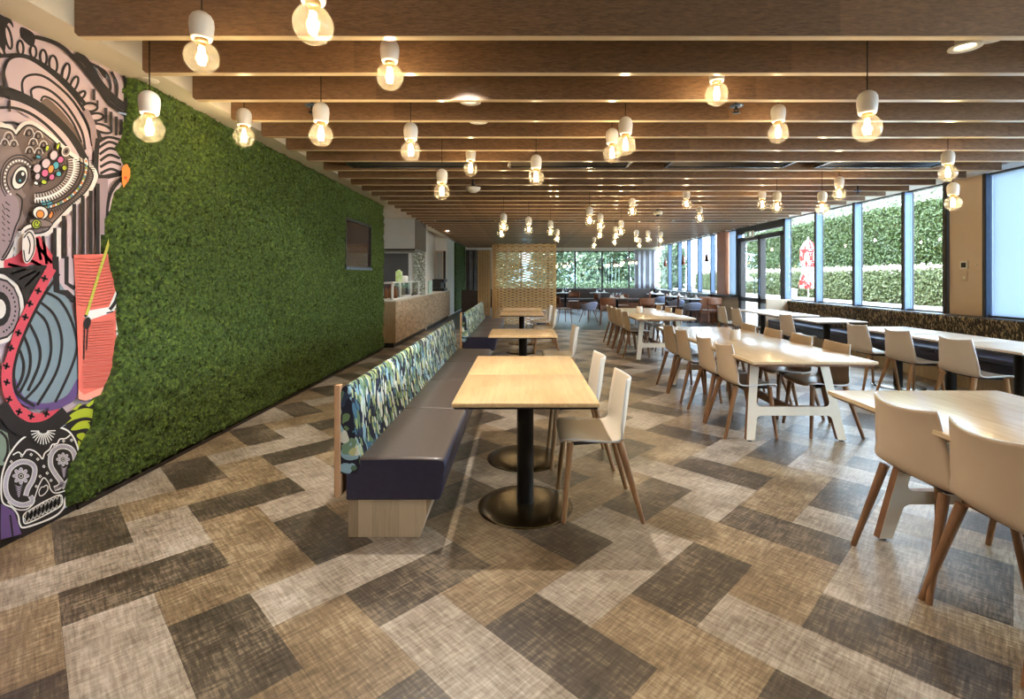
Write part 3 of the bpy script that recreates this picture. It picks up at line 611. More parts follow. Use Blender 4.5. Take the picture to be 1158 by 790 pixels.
e.build('orange_face_patch', mural)
# elephant head
e = Art(0, 130, 4.39, 64)
out = [(-30, 62), (10, 52), (40, 62), (60, 84), (85, 52), (122, 35), (165, 48), (250, 112), (340, 192), (430, 245), (462, 290), (458, 330), (420, 392), (340, 462), (262, 542), (220, 592), (135, 606), (130, 640), (143, 690), (112, 742), (72, 744), (58, 690), (52, 655), (30, 715), (-10, 760), (-40, 700), (-40, 300)]
e.fill(out, 'pale'); e.stroke(out, 14, 'pale', True)
inn = [(-30, 76), (8, 68), (40, 78), (62, 100), (92, 66), (122, 50), (160, 62), (240, 122), (330, 204), (420, 255), (444, 292), (440, 326), (406, 382), (328, 450), (250, 530), (212, 576), (140, 588), (70, 570), (52, 600), (40, 650), (-10, 720), (-40, 600), (-40, 200)]
e.fill(inn, 'grey_mauve'); e.fill([(60, 110), (120, 62), (240, 135), (330, 215), (410, 262), (425, 320), (330, 440), (240, 520), (150, 560), (100, 500), (90, 420), (110, 395), (105, 240)], 'brown'); e.stroke(inn, 6, 'ink', True)
e.fill([(110, 110), (180, 100), (260, 150), (330, 225), (350, 270), (300, 330), (220, 380), (110, 395), (90, 330), (130, 240)], 'brown')
e.fill([(-40, 330), (0, 370), (50, 400), (75, 440), (70, 560), (40, 640), (-10, 710), (-40, 700)], 'smoke'); e.stroke([(-10, 710), (30, 640), (55, 560), (80, 500), (90, 420), (60, 390)], 6, 'ink')
for k in range(7): e.stroke([(6 + 3 * k, 430 + 32 * k), (28, 448 + 30 * k)], 4, 'ink', up=False); e.stroke([(-10, 440 + 30 * k), (5, 470 + 26 * k)], 3, 'ink', up=False)
for r in (62, 84, 96): e.stroke([(75 + r * math.cos(t), 318 + r * 1.25 * math.sin(t)) for t in [math.pi * (.75 + k / 8) for k in range(9)]], 4, 'ink')
for k in range(18): t = math.pi * (.7 + k / 15); e.ell(75 + 73 * math.cos(t), 318 + 92 * math.sin(t), 5, 5, 'white', up=False)
e.fill([(38, 330), (50, 285), (80, 255), (108, 262), (118, 300), (100, 345), (70, 368), (46, 360)], 'pale'); e.stroke([(38, 330), (50, 285), (80, 255), (108, 262), (118, 300), (100, 345), (70, 368), (46, 360)], 5, 'ink', True)
e.ell(82, 308, 27, 36, 'ink', 20); e.ell(92, 292, 7, 9, 'white'); e.ell(78, 325, 6, 6, 'teal')
# ornament: scallops, gems, beads and tooth rows fanning over the ear
for cx, cy, r in ((20, 110, 26), (0, 140, 22), (45, 145, 22), (120, 90, 26), (165, 105, 24), (140, 140, 24), (190, 150, 22), (120, 180, 22), (165, 185, 22)):
    e.stroke([(cx - r, cy + r * .3), (cx - r * .6, cy - r * .7), (cx, cy - r), (cx + r * .6, cy - r * .7), (cx + r, cy + r * .3)], 4, 'pale'); e.ell(cx, cy, r * .4, r * .5, 'grey_mauve', 0, 'ink', 4)
gems = [('mauve', 240, 200, 20, 26), ('mauve', 200, 240, 22, 26), ('mauve', 155, 265, 20, 24), ('pink', 272, 222, 16, 18), ('teal', 248, 250, 17, 20), ('orange', 222, 268, 15, 22), ('pink', 192, 288, 18, 20), ('lime', 290, 262, 14, 14), ('teal', 260, 292, 14, 14), ('pink', 225, 308, 14, 16), ('lime', 185, 332, 15, 12), ('mauve', 152, 305, 14, 18), ('lime', 200, 165, 10, 16), ('lime', 255, 155, 8, 18), ('teal', 155, 208, 14, 9), ('white', 142, 338, 12, 9), ('teal', 205, 438, 26, 16), ('teal', 178, 436, 18, 12), ('orange', 160, 490, 18, 22), ('orange', 215, 495, 10, 20)]
for c, x, y, rx, ry in gems: e.ell(x, y, rx, ry, c, 20, 'ink', 4)
def fan(r0, n, t0=-.55, t1=1.55): return [(130 + r0 * 1.05 * math.cos(t0 + (t1 - t0) * k / n), 250 + r0 * .86 * math.sin(t0 + (t1 - t0) * k / n)) for k in range(n + 1)]
for r0, w in ((160, 4), (192, 9), (222, 4), (238, 4), (262, 4)): e.stroke(fan(r0, 9, -.2), w, 'white' if w > 5 else 'ink')
for p, q in zip(fan(165, 22, -.2), fan(186, 22, -.2)): e.stroke([p, q], 4, 'pale', up=False)
for p, q in zip(fan(196, 26, -.2), fan(218, 26, -.2)): e.stroke([p, q], 9, 'white', up=False, w2=2)
for i, p in enumerate(fan(250, 30, -.15, 1.4)): e.ell(p[0], p[1], 5, 5, ('white', 'orange', 'white', 'teal', 'lime')[i % 5], up=False)
for p, q in zip(fan(268, 30, -.1, 1.3), fan(292, 30, -.1, 1.3)): e.stroke([p, q], 3, 'ink', up=False)
e.ell(290, 180, 20, 24, 'grey_mauve', 30, 'pale', 5); e.ell(290, 180, 9, 12, 'ink', 30)
e.ell(160, 485, 40, 34, 'pale', 10, 'ink', 5); e.ell(158, 492, 20, 20, 'orange', 0, 'ink', 4); e.ell(160, 535, 60, 20, 'grey_mauve', 8, 'ink', 4)
e.ell(137, 541, 23, 23, 'lime', 0, 'ink', 4); e.stroke([(137, 541), (144, 536), (140, 528), (128, 534), (130, 552), (148, 552), (153, 538)], 4, 'ink')
e.stroke([(60, 585), (80, 560), (110, 548)], 20, 'pale'); e.stroke([(55, 575), (80, 550), (112, 538)], 4, 'ink')
e.fill([(70, 600), (110, 570), (132, 610), (128, 680), (100, 730), (76, 730), (66, 680)], 'pale'); e.stroke([(72, 610), (100, 580), (124, 615), (122, 675), (98, 722), (80, 722), (72, 670)], 5, 'ink'); e.stroke([(90, 600), (104, 640), (98, 690)], 5, 'ink')
e.build('elephant_figure', mural)
# black band along the foot of the mural
structure(MB().box(LX, LX + .012, Y0, 3.05, 0, .13).build('baseboard_mural', M['black']))
# ------------------------------------------------------------------ pedestal tables beside the banquette
def pedestal_table(name, sx, sy, top_m, edge_m=None):
    t = thing(name, 'x', 'table')
    b = MB().rbox(-sx / 2, sx / 2, -sy / 2, sy / 2, .718, .742, .005, 0, 2); b.build('table_top', top_m, t)
    MB().box(-sx / 2 + .012, sx / 2 - .012, -sy / 2 + .012, sy / 2 - .012, .706, .719).build('top_underside', M['black_metal'], t)
    MB().lathe([(.052, .012), (.052, .69), (.075, .695), (.075, .706)], 24).box(-.2, .2, -.03, .03, .695, .707).build('pedestal', M['black_metal'], t)
    MB().lathe([(0, .024), (.06, .024), (.2, .018), (.285, .010), (.296, .005), (.296, 0), (0, 0)], 40).build('base_disc', M['bronze'], t)
    return t
PT = Proto(pedestal_table('pedestal_table', .81, .808, M['oak'])); G = 'square oak tables along the floral banquette'
PT.put((.022, 3.106, 0), 0, 'nearest square oak pedestal table, beside the front of the floral banquette', G)
PT.put((.022, 3.920, 0), 0, 'second square oak table pushed against the nearest one behind it', G)
PT.put((.015, 6.19, 0), 0, 'square oak table standing alone beside the far end of the first banquette', G)
PT.put((.0, 9.42, 0), 0, 'square oak table beside the second banquette, the nearer of two together', G)
PT.put((.0, 10.62, 0), 0, 'square oak table beside the second banquette, last one before the lattice', G)

# ------------------------------------------------------------------ floral banquettes
PAL = [srgb(168, 178, 116), srgb(206, 212, 190), srgb(120, 150, 120), srgb(88, 116, 92), srgb(150, 186, 200), srgb(70, 110, 130), srgb(196, 198, 140), srgb(226, 228, 214), srgb(44, 58, 80), srgb(104, 128, 84)]
M['floral'] = floral('leaf_print_fabric', srgb(24, 24, 42), PAL, 9)
def banquette(label, ya, yb, n):
    L = yb - ya; t = thing('banquette', label, 'bench', (0, ya, 0), 0, 'floral banquettes')
    # plinth, tapering to the floor on the open side
    pl = MB(); v = [(-.955, .03, 0), (-.56, .03, 0), (-.56, L - .02, 0), (-.955, L - .02, 0), (-.955, .03, .215), (-.495, .03, .215), (-.495, L - .02, .215), (-.955, L - .02, .215)]
    pl.add(v, [(0, 3, 2, 1), (4, 5, 6, 7), (0, 1, 5, 4), (1, 2, 6, 5), (2, 3, 7, 6), (3, 0, 4, 7)]); pl.build('plinth', M['plinth'], t)
    for i in range(n):
        a, b = L * i / n + .001, L * (i + 1) / n - .001
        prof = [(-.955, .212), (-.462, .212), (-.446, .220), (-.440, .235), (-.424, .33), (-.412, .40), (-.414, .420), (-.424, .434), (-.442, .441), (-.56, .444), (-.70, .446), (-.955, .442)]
        nn = len(prof); c = MB(); vs = []; fs = []; ms = []
        secs = [(0, .010), (.004, .004), (.012, .001), (.03, 0), (b - a - .03, 0), (b - a - .012, .001), (b - a - .004, .004), (b - a, .010)]
        for y, e in secs:
            for x, z in prof: vs.append((x - (e if x > -.5 else 0), a + y, z - (e if z > .3 else -e if z < .25 else 0)))
        for j in range(len(secs) - 1):
            for k in range(nn):
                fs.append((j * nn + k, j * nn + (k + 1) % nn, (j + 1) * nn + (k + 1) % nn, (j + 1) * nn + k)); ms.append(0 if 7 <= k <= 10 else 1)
        fs += [tuple(range(nn)), tuple(range(len(vs) - 1, len(vs) - nn - 1, -1))]; ms += [1, 1]
        c.add(vs, fs, ms, True); o = c.build('seat_cushion', [M['seat_sheen'], M['navy']], t)
        for q in o.data.polygons:
            if len(q.vertices) > 4: q.use_smooth = False
    bk = MB()
    prof = [(-.985, .36), (-.985, .80), (-.978, .826), (-.962, .838), (-.945, .832), (-.934, .81), (-.925, .74), (-.912, .62), (-.898, .52), (-.882, .45), (-.880, .40), (-.90, .36)]
    bk.prism(prof, 'y', .0, L); o = bk.build('backrest', M['floral'], t)
    for p in o.data.polygons: p.use_smooth = len(p.vertices) == 4
    MB().box(-1.013, -.985, .03, L + .0, .235, .79).rbox(-1.017, -.985, -.012, .03, .235, .842, .004).build('back_panel', M['endwood'], t)
    return t
banquette('front banquette with leaf print back and sheen-tinted navy vinyl seats on oak plinth', 2.70, 6.83, 4)
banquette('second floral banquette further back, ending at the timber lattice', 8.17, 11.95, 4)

# ------------------------------------------------------------------ shell chairs
def shell_chair(name, shell_m, leg_m):
    t = thing(name, 'x', 'chair')
    prof = [(.238, .440), (.232, .455), (.21, .464), (.16, .466), (.09, .461), (.02, .456), (-.05, .454), (-.10, .462), (-.138, .486), (-.160, .525), (-.172, .58), (-.180, .64), (-.188, .70), (-.197, .76), (-.208, .818)]
    wid = [.200, .212, .222, .229, .233, .235, .236, .236, .235, .232, .226, .218, .209, .199, .188]
    P = cr(prof, False, 3); Wd = np.interp(np.linspace(0, 1, len(P)), np.linspace(0, 1, len(wid)), wid); n = len(P) - 1; nu = 16
    def f(u, v):
        i = min(int(round(v * n)), n); p = P[i]; s = i / n; x = (u * 2 - 1); back = max(0, min(1, (s - .48) / .2))
        y = p.x + back * .056 * abs(x) ** 2.0; z = p.y + (1 - back) * (.016 * abs(x) ** 2.5)
        if s > .97: z -= .006 * (1 - abs(x)) * 0
        if s > .9: z += (s - .9) / .1 * .018 * (abs(x) ** 2 - .5)
        return (x * Wd[i], y, z)
    g = MB().grid(f, nu, n); o = g.build('seat_shell', [shell_m, M['shell_rim']], t, fix=False)
    md = o.modifiers.new('thick', 'SOLIDIFY'); md.thickness = .011; md.offset = 0; md.material_offset_rim = 1
    fr = MB()
    fr.tube([(-.17, .17, .440), (-.13, -.06, .442), (.13, -.06, .442), (.17, .17, .440), (-.17, .17, .440)], .011, 8); fr.box(-.12, .12, -.06, .12, .436, .450); fr.build('seat_frame', M['black_metal'], t)
    for sx in (-1, 1):
        MB().tube([(sx * .183, .182, .448), (sx * .199, .196, .30), (sx * .232, .226, 0)], [.021, .0185, .0135], 14).build('leg', leg_m, t)
        MB().tube([(sx * .176, -.112, .452), (sx * .197, -.153, .30), (sx * .238, -.236, 0)], [.023, .020, .0135], 14).build('leg', leg_m, t)
    return t
CH = Proto(shell_chair('shell_chair', M['shell_cream'], M['leg'])); CHS = Proto(shell_chair('shell_chair', M['shell_sand'], M['leg_brown'])); CHG = Proto(shell_chair('shell_chair', M['shell_grey'], M['leg']))
Q = math.pi / 2; G = 'cream shell chairs opposite the banquette'
CH.put((.470, 3.12, 0), Q, 'cream shell chair nearest the camera, facing the front oak table', G)
CH.put((.445, 3.90, 0), Q, 'cream shell chair just behind the nearest one, at the second oak table', G)
CH.put((.50, 6.17, 0), Q, 'cream shell chair facing the lone oak table midway along the banquettes', G)
CH.put((.47, 9.40, 0), Q, 'cream shell chair at the nearer of the two oak tables by the lattice', G)
CH.put((.45, 10.62, 0), Q, 'cream shell chair at the last oak table before the lattice', G)

# ------------------------------------------------------------------ long communal tables
def communal_table(label, x0, x1, y0, y1, top_m):
    cx, cy = (x0 + x1) / 2, (y0 + y1) / 2; w, l = (x1 - x0) / 2, (y1 - y0) / 2
    t = thing('communal_table', label, 'table', (cx, cy, 0), 0, 'long communal tables with trestle legs')
    tp = MB(); tp.rbox(-w, w, -l, l, .718, .742, .004, 0, 2); tp.build('table_top', top_m, t)
    MB().prism([(-w + .004, .719), (-w + .03, .700), (w - .03, .700), (w - .004, .719)], 'y', -l + .01, l - .01).build('top_edge', M['ply_edge'], t)
    def H(sgn):
        b = MB(); th = .042; lean = .125
        def leg(q): return q
        r = .04; zc0, zc1 = .215, .29; lo, li, to, ti = .435, .362, .345, .262      # foot outer/inner, top outer/inner half widths
        X = lambda a, c, z: a + (c - a) * z / .70
        arc1 = [(X(li, ti, zc0) - r + r * math.cos(an), zc0 - r + r * math.sin(an)) for an in (0, .4, .8, 1.2, math.pi / 2)]
        arc2 = [(X(li, ti, zc1) - r + r * math.cos(an), zc1 + r - r * math.sin(an)) for an in (math.pi / 2, 1.2, .8, .4, 0)]
        half = [(lo, .012), (li, .012)]
        right_low = [(li, .012)] + arc1; right_up = arc2 + [(ti, .70)]
        poly = [(lo, .012)] + [(to, .70)] + right_up[::-1] + [(-p[0], p[1]) for p in right_up] + [(-to, .70), (-lo, .012)] + [(-p[0], p[1]) for p in right_low] + right_low[::-1]
        b.prism(poly, 'y', -th / 2, th / 2, 0, 1)
        yo = sgn * (l - .30)
        b.v = [(v[0], v[1] + yo - sgn * lean * v[2] / .70, v[2]) for v in b.v]
        o = b.build('trestle', [M['cream_leg'], M['ply_edge']], t)
        ft = MB()
        for s in (-1, 1): ft.lathe([(.018, 0), (.018, .014), (0, .014)], 12, (s * .40, yo, 0))
        ft.build('foot', M['black'], o)
    H(-1); H(1)
    MB().box(-.022, .022, -l + .33, l - .33, .222, .285).build('stretcher', M['ply_edge'], t)
    return t
communal_table('nearest communal table at the right edge with oak top and cream trestles', 1.855, 2.885, .22, 3.01, M['oak_pale'])
communal_table('middle communal table with pale reflective top and cream A-shaped trestles', 1.875, 2.90, 4.03, 6.85, M['oak_pale'])
communal_table('far communal table with light oak top in front of the restaurant', 1.90, 2.90, 8.23, 10.95, M['oak_pale'])
G = 'sand shell chairs at the communal tables'
def lr(side, tab, ys, names):
    for y, nm in zip(ys, names):
        CHS.put((2.03 if side == 'left' else 2.79, y, 0), -Q if side == 'left' else Q, 'sand shell chair, %s on the %s side of the %s communal table' % (nm, side, tab), G)
CHS.put((2.0, 1.955, 0), -Q - .04, 'sand shell chair at the right edge, closest to the camera', G)
CHS.put((2.01, 2.415, 0), -Q + .03, 'sand shell chair second from the right edge, at the nearest table', G)
CHS.put((2.72, 2.42, 0), Q, 'sand shell chair across the nearest communal table, only legs showing', G)
lr('left', 'middle', (4.615, 5.12, 5.84, 6.36), ('first from the front', 'second from the front', 'third from the front', 'last from the front'))
lr('right', 'middle', (4.63, 5.21, 5.80, 6.42), ('first from the front', 'second from the front', 'third from the front', 'last from the front'))
lr('left', 'far', (9.0, 9.58, 10.1, 10.65), ('first from the front', 'second from the front', 'third from the front', 'last from the front'))
lr('right', 'far', (9.28, 9.95, 10.62), ('first from the front', 'second from the front', 'last from the front'))
def caddy(label, x, y):
    t = thing('cutlery_pot', label, 'pot', (x, y, .742), 0, 'pots on the communal tables')
    MB().lathe([(0, 0), (.05, 0), (.054, .006), (.054, .118), (.048, .118), (.046, .01), (0, .01)], 24).build('pot_body', M['ceramic'], t)
    k = MB(); rs = random.Random(3)
    for i in range(9): an = i * 2.4; r = .012 + .003 * i; k.tube([(r * math.cos(an), r * math.sin(an), .012), (1.15 * r * math.cos(an), 1.15 * r * math.sin(an), .132 + .012 * rs.random())], .004, 6)
    k.build('cutlery', M['dark_metal'], t)
caddy('white pot of cutlery on the middle communal table', 2.33, 5.42); caddy('white pot of cutlery on the far communal table', 2.28, 9.6)

# ------------------------------------------------------------------ window bench, its tables and chairs
M['brush'] = floral('brushed_gold_print', srgb(40, 33, 27), [srgb(150, 132, 98), srgb(72, 62, 48), srgb(48, 40, 32), srgb(186, 170, 132), srgb(44, 38, 31), srgb(60, 52, 40)], 15)
for n in M['brush'].node_tree.nodes:
    if n.type == 'MAPPING': n.inputs['Scale'].default_value = (1, 3.4, .8); n.inputs['Rotation'].default_value = (.5, 0, 0)
t = thing('window_bench', 'long dark bench with gold print back below the right windows', 'bench', (0, 0, 0)); ya, yb = 2.2, 11.4
o = MB().prism([(6.17, .40), (6.15, .46), (6.10, .86), (6.115, .88), (6.15, .88), (6.17, .86)], 'y', ya, yb).build('backrest', M['brush'], t)
MB().box(5.74, 6.17, ya, yb, 0, .27).build('plinth', M['plinth'], t)
MB().rbox(5.66, 6.17, ya, yb, .265, .39, .02).build('seat_base', M['navy'], t)
M['benchseat'] = surf('navy_bench_seat', srgb(54, 60, 84), srgb(60, 66, 92), 12, .32)
for i in range(8):
    a = ya + (yb - ya) / 8 * i; MB().rbox(5.65, 6.14, a + .003, a + (yb - ya) / 8 - .003, .385, .455, .022).build('seat_cushion', M['benchseat'], t)
MB().rbox(5.62, 6.20, yb, yb + .03, 0, .92, .006).build('end_panel', M['beige'], t)
PW = Proto(pedestal_table('bench_table', .78, .795, M['oak_white'])); G = 'square pale tables along the window bench'
for y, nm in zip((4.90, 5.70, 6.50, 8.02, 9.25, 10.15), ('nearest of the tables along the window bench, at the right edge', 'second table from the right edge along the window bench', 'third table along the window bench, last of the joined run',
        'single table midway along the window bench, standing apart', 'table near the door, nearer of the pair at the bench end', 'table nearest the glazed door at the bench end')):
    PW.put((4.93, y, 0), 0, 'pale square pedestal table, ' + nm, G)
G = 'pale shell chairs facing the window bench'
for y, nm in zip((4.98, 5.75, 6.44, 8.18, 9.72, 10.42), ('nearest the right edge of the window tables', 'second from the right edge, window tables', 'third from the right edge, window tables', 'at the single table midway along the bench', 'at the nearer table by the door', 'farthest, beside the glazed door')):
    CHG.put((4.50 if y < 9 else 4.34, y, 0), -Q, 'pale grey shell chair ' + nm, G)

# ------------------------------------------------------------------ globe pendants
def pendant(name='globe_pendant'):
    t = thing(name, 'x', 'pendant lamp')                       # origin: centre of the glass globe
    g = MB(); R = .080
    prof = [(R * math.sin(a), -R * math.cos(a)) for a in [math.pi * k / 20 for k in range(17)]] + [(.036, .078), (.030, .092)]
    g.lathe(prof, 28).build('glass_globe', M['bulb'], t)
    c = MB(); c.lathe([(.030, .093), (.045, .090), (.050, .10), (.0545, .135), (.057, .165), (.054, .195), (.043, .215), (.026, .228), (.012, .233), (0, .234)], 28); c.build('lamp_holder', M['ceramic'], t)
    MB().lathe([(.029, .075), (.031, .082), (.029, .088), (.031, .094), (.02, .096), (0, .096)], 20).build('screw_cap', M['brass'], t)
    f = MB()
    for k in range(6): an = k * math.pi / 3; f.tube([(.010 * math.cos(an), .010 * math.sin(an), .045), (.013 * math.cos(an), .013 * math.sin(an), -.032)], .005, 6)
    f.build('filament', M['filament'], t)
    return t
CORD = MB().tube([(0, 0, .23), (0, 0, 1.0)], .0035, 6).build('cord', M['cord_dark'])
PEN = Proto(pendant())
lampdata = bpy.data.lights.new('bulb_light', 'POINT'); lampdata.energy = BULB_W; lampdata.color = WARM; lampdata.shadow_soft_size = .03
PENDANTS = [
 (228, 65, 0, 'above the moss wall, second closest to the camera'), (354, 28, -1, 'cut by the top edge of the picture, closest to the camera'), (169, 146, 1, 'furthest left, hanging where mural meets moss'), (276, 155, 3, 'right of the leftmost one, against the moss'),
 (440.7, 87, 1, 'high up left of centre, with no cord showing'), (363, 153, 2, 'in front of the moss at left, below a black sprinkler'), (464.5, 171, 3, 'left of centre, just above a small white downlight'), (499.8, 217, 5, 'low left of centre beside the white dome sensor'),
 (532.3, 191, 6, 'directly above the white dome sensor'), (606.2, 201, 5, 'alone in the middle above the timber lattice'), (692.2, 174, 4, 'left one of the overlapping pair right of centre'), (707.4, 164.7, 3, 'right one of the overlapping pair right of centre'),
 (810.6, 107, 2, 'high right of centre, tucked under a beam beside a sprinkler'), (880, 150.5, 3, 'between the high right one and the large right one'), (980.8, 145.6, 1, 'large, on a long dark cord at upper right'), (1072, 196, 5, 'upper of the two stacked ones in front of the beige pilaster'),
 (1077.7, 229.8, 6, 'lower of the two stacked ones in front of the beige pilaster'), (949, 219.6, 8, 'in front of the windows, right of the umbrella, the higher one'), (929.7, 236, 8, 'in front of the windows on a long cord above the umbrella'), (878.7, 234.3, 9, 'right one of the pair above the glazed door'),
 (862, 231.5, 11, 'left one of the pair above the glazed door'), (776.4, 230.8, 11, 'right of the ceiling camera, the higher of two'), (791.2, 246.6, 14, 'right of the ceiling camera, the lower of two'), (715, 239.3, 12, 'left of the ceiling camera'),
 (569.6, 256.5, 12, 'above the left end of the lattice, upper one'), (567.2, 264.5, 14, 'above the left end of the lattice, lower one'), (597.8, 259.5, 13, 'above the middle of the lattice'), (622.6, 262.5, 15, 'above the right end of the lattice, the higher one'), (630, 270, 18, 'beside the top right corner of the lattice'),
 (666.6, 249.8, 11, 'right of the lattice, highest of the far cluster'), (679, 255, 14, 'far cluster, upper one of a vertical pair'), (678.2, 266.5, 17, 'far cluster, lower one of a vertical pair'), (671.8, 277.4, 23, 'far cluster, lowest one above the left rear window'),
 (702.4, 262, 15, 'far cluster over the rear windows, brightest of three'), (696.4, 267, 18, 'far cluster over the rear windows, middle of three'), (695, 273.8, 21, 'far cluster over the rear windows, lowest of three'), (719.8, 270.7, 19, 'above the pale curtain, the left one'), (723.2, 278, 24, 'above the pale curtain, the lowest one'),
 (732.9, 270.7, 20, 'above the pale curtain, the right one'), (747.2, 271.6, 21, 'in the far right corner, upper one'), (745.6, 282.2, 28, 'in the far right corner, lower one')]
for px, py, gi, nm in PENDANTS:
    Y = B1 + BS * (gi - 1) + BS / 2 + BT / 2; p = PX(px, py, Y)
    r = PEN.put(p, 0, 'lit glass globe pendant ' + nm, 'globe pendants')
    c = CORD.copy(); C.objects.link(c); c.parent = r; c.scale = (1, 1, 1); c.data = CORD.data.copy()
    for v in c.data.vertices:
        if v.co.z > .6: v.co.z = CEIL - p.z + .005
    l = bpy.data.objects.new('bulb_light', lampdata); C.objects.link(l); l.parent = r; l.location = (0, 0, 0)
bpy.data.objects.remove(CORD)
# ------------------------------------------------------------------ things in the ceiling gaps
M['lens'] = emit('downlight_lens', (1, .9, .72), 6)
def downlight():
    t = thing('downlight', 'x', 'downlight')
    MB().lathe([(.05, .03), (.053, .012), (.075, .004), (.085, 0), (.085, -.006), (.06, -.006), (.052, .0), (.05, .012)], 24).build('trim_ring', M['white'], t)
    MB().lathe([(0, .012), (.05, .012), (.05, .02), (0, .02)], 20).build('lens', M['lens'], t)
    MB().lathe([(.05, .02), (.052, .10), (0, .10)], 20).tube([(0, 0, .09), (0, 0, .5)], .012, 8).build('lamp_housing', M['white'], t)
    return t
DL = Proto(downlight())
DLN = ['hidden high between the front beams left of centre', 'upper one of two left of centre', 'lower one of two left of centre', 'below the pendant left of centre', 'near the top right corner, under the first beam', 'right of centre below the ceiling diffusers', 'above the pendant left of the ceiling camera']
for (x, y, z), nm in zip(DOWNLIGHTS[:7], DLN): DL.put((x, y, z), 0, 'small round white downlight ' + nm, 'round ceiling downlights')
for (x, y, z), nm in zip(DOWNLIGHTS[11:], ['above the moss, further along', 'above the moss, near its far end', 'above the lattice, centre', 'above the far pendant cluster', 'added over the servery, nearer one', 'added over the servery, farther one', 'added beside the far half of the servery counter', 'over the restaurant at centre', 'over the restaurant near the rear corner']): DL.put((x, y, z), 0, 'small round white downlight ' + nm, 'round ceiling downlights')
def diffuser():
    t = thing('air_diffuser', 'x', 'air vent')
    b = MB(); L = .72
    for s in (-1, 1): b.box(-L, L, s * .17 - .018, s * .17 + .018, -.01, .012); b.box(s * L - .018, s * L + .018, -.17, .17, -.01, .012)
    b.build('vent_frame', M['louvre'], t)
    s_ = MB()
    for k in range(5): y = -.12 + .06 * k; s_.add([(-L, y - .02, .03), (L, y - .02, .03), (L, y + .02, .0), (-L, y + .02, .0), (-L, y - .02, .034), (L, y - .02, .034), (L, y + .02, .004), (-L, y + .02, .004)], [(0, 1, 2, 3), (7, 6, 5, 4), (0, 4, 5, 1), (2, 6, 7, 3)])
    s_.build('louvre', M['louvre'], t); MB().box(-L, L, -.17, .17, .05, .30).build('vent_box', M['dark_metal'], t)
    return t
DF = Proto(diffuser())
for y, row in ((5.98, 'nearer row'), (11.92, 'far row')):
    for x, nm in ((-1.36, 'first from the left'), (.57, 'second from the left'), (2.50, 'third from the left'), (4.36, 'fourth from the left')): DF.put((x, y, 2.79), 0, 'slim metal air diffuser between beams, %s in the %s' % (nm, row), 'linear air diffusers')
def sprinkler():
    t = thing('sprinkler', 'x', 'sprinkler')
    MB().lathe([(0, .006), (.05, .006), (.055, 0), (.02, -.002), (0, -.002)], 16).build('cover_plate', M['silver'], t)
    MB().tube([(0, 0, .41), (0, 0, -.03)], .011, 8).lathe([(0, -.055), (.03, -.055), (.03, -.05), (0, -.05)], 10).tube([(-.016, 0, -.02), (-.014, 0, -.052)], .004, 6).tube([(.016, 0, -.02), (.014, 0, -.052)], .004, 6).build('nozzle', M['black'], t)
    return t
SP = Proto(sprinkler())
for px, py, Y, nm in ((353, 120, 3.72 + .27, 'at left beside a pendant in front of the moss'), (832.5, 120, 3.98, 'at right beside the high pendant'), (970, 216, 7.46, 'in front of the windows at right')): SP.put(PX(px, py, Y), 0, 'small dark sprinkler head ' + nm, 'sprinkler heads')
p = PX(535, 213.7, 6.95); t = thing('dome_sensor', 'white half-dome sensor hanging below the beams left of centre', 'sensor', p)
MB().lathe([(.0, -.05), (.05, -.045), (.085, -.02), (.105, .012), (.105, .022), (.0, .022)], 24).build('dome', M['white'], t); MB().tube([(0, 0, .02), (0, 0, .45)], .02, 10).lathe([(.035, .02), (.03, .06), (0, .06)], 14).build('stem', M['black'], t)
p = PX(744, 241.5, 9.9); t = thing('ceiling_camera', 'white round ceiling camera with black lens above the far communal table', 'camera', p)
MB().lathe([(.0, -.02), (.075, -.02), (.09, 0), (.09, .035), (.07, .05), (0, .05)], 24).build('camera_body', M['white'], t); MB().lathe([(0, -.06), (.025, -.055), (.045, -.04), (.048, -.02), (0, -.02)], 18).build('lens', M['black'], t); MB().tube([(0, 0, .045), (0, 0, .40)], .03, 10).build('stem', M['black'], t)
t = thing('flush_sensor', 'flat round disc on the white bulkhead soffit above the mural edge', 'sensor', (-2.62, 3.50, SOF)); MB().lathe([(0, -.012), (.045, -.012), (.052, -.004), (.052, 0), (0, 0)], 20).build('sensor_disc', M['white'], t)
p = PX(1123, 43, 2.98); t = thing('speaker_disc', 'flat white oval ceiling fitting at the upper right corner', 'ceiling fitting', p)
MB().lathe([(0, -.012), (.055, -.01), (.075, .0), (.07, .012), (0, .014)], 22).tube([(0, 0, .01), (0, 0, CEIL - p.z)], .012, 8).build('disc', M['white'], t)
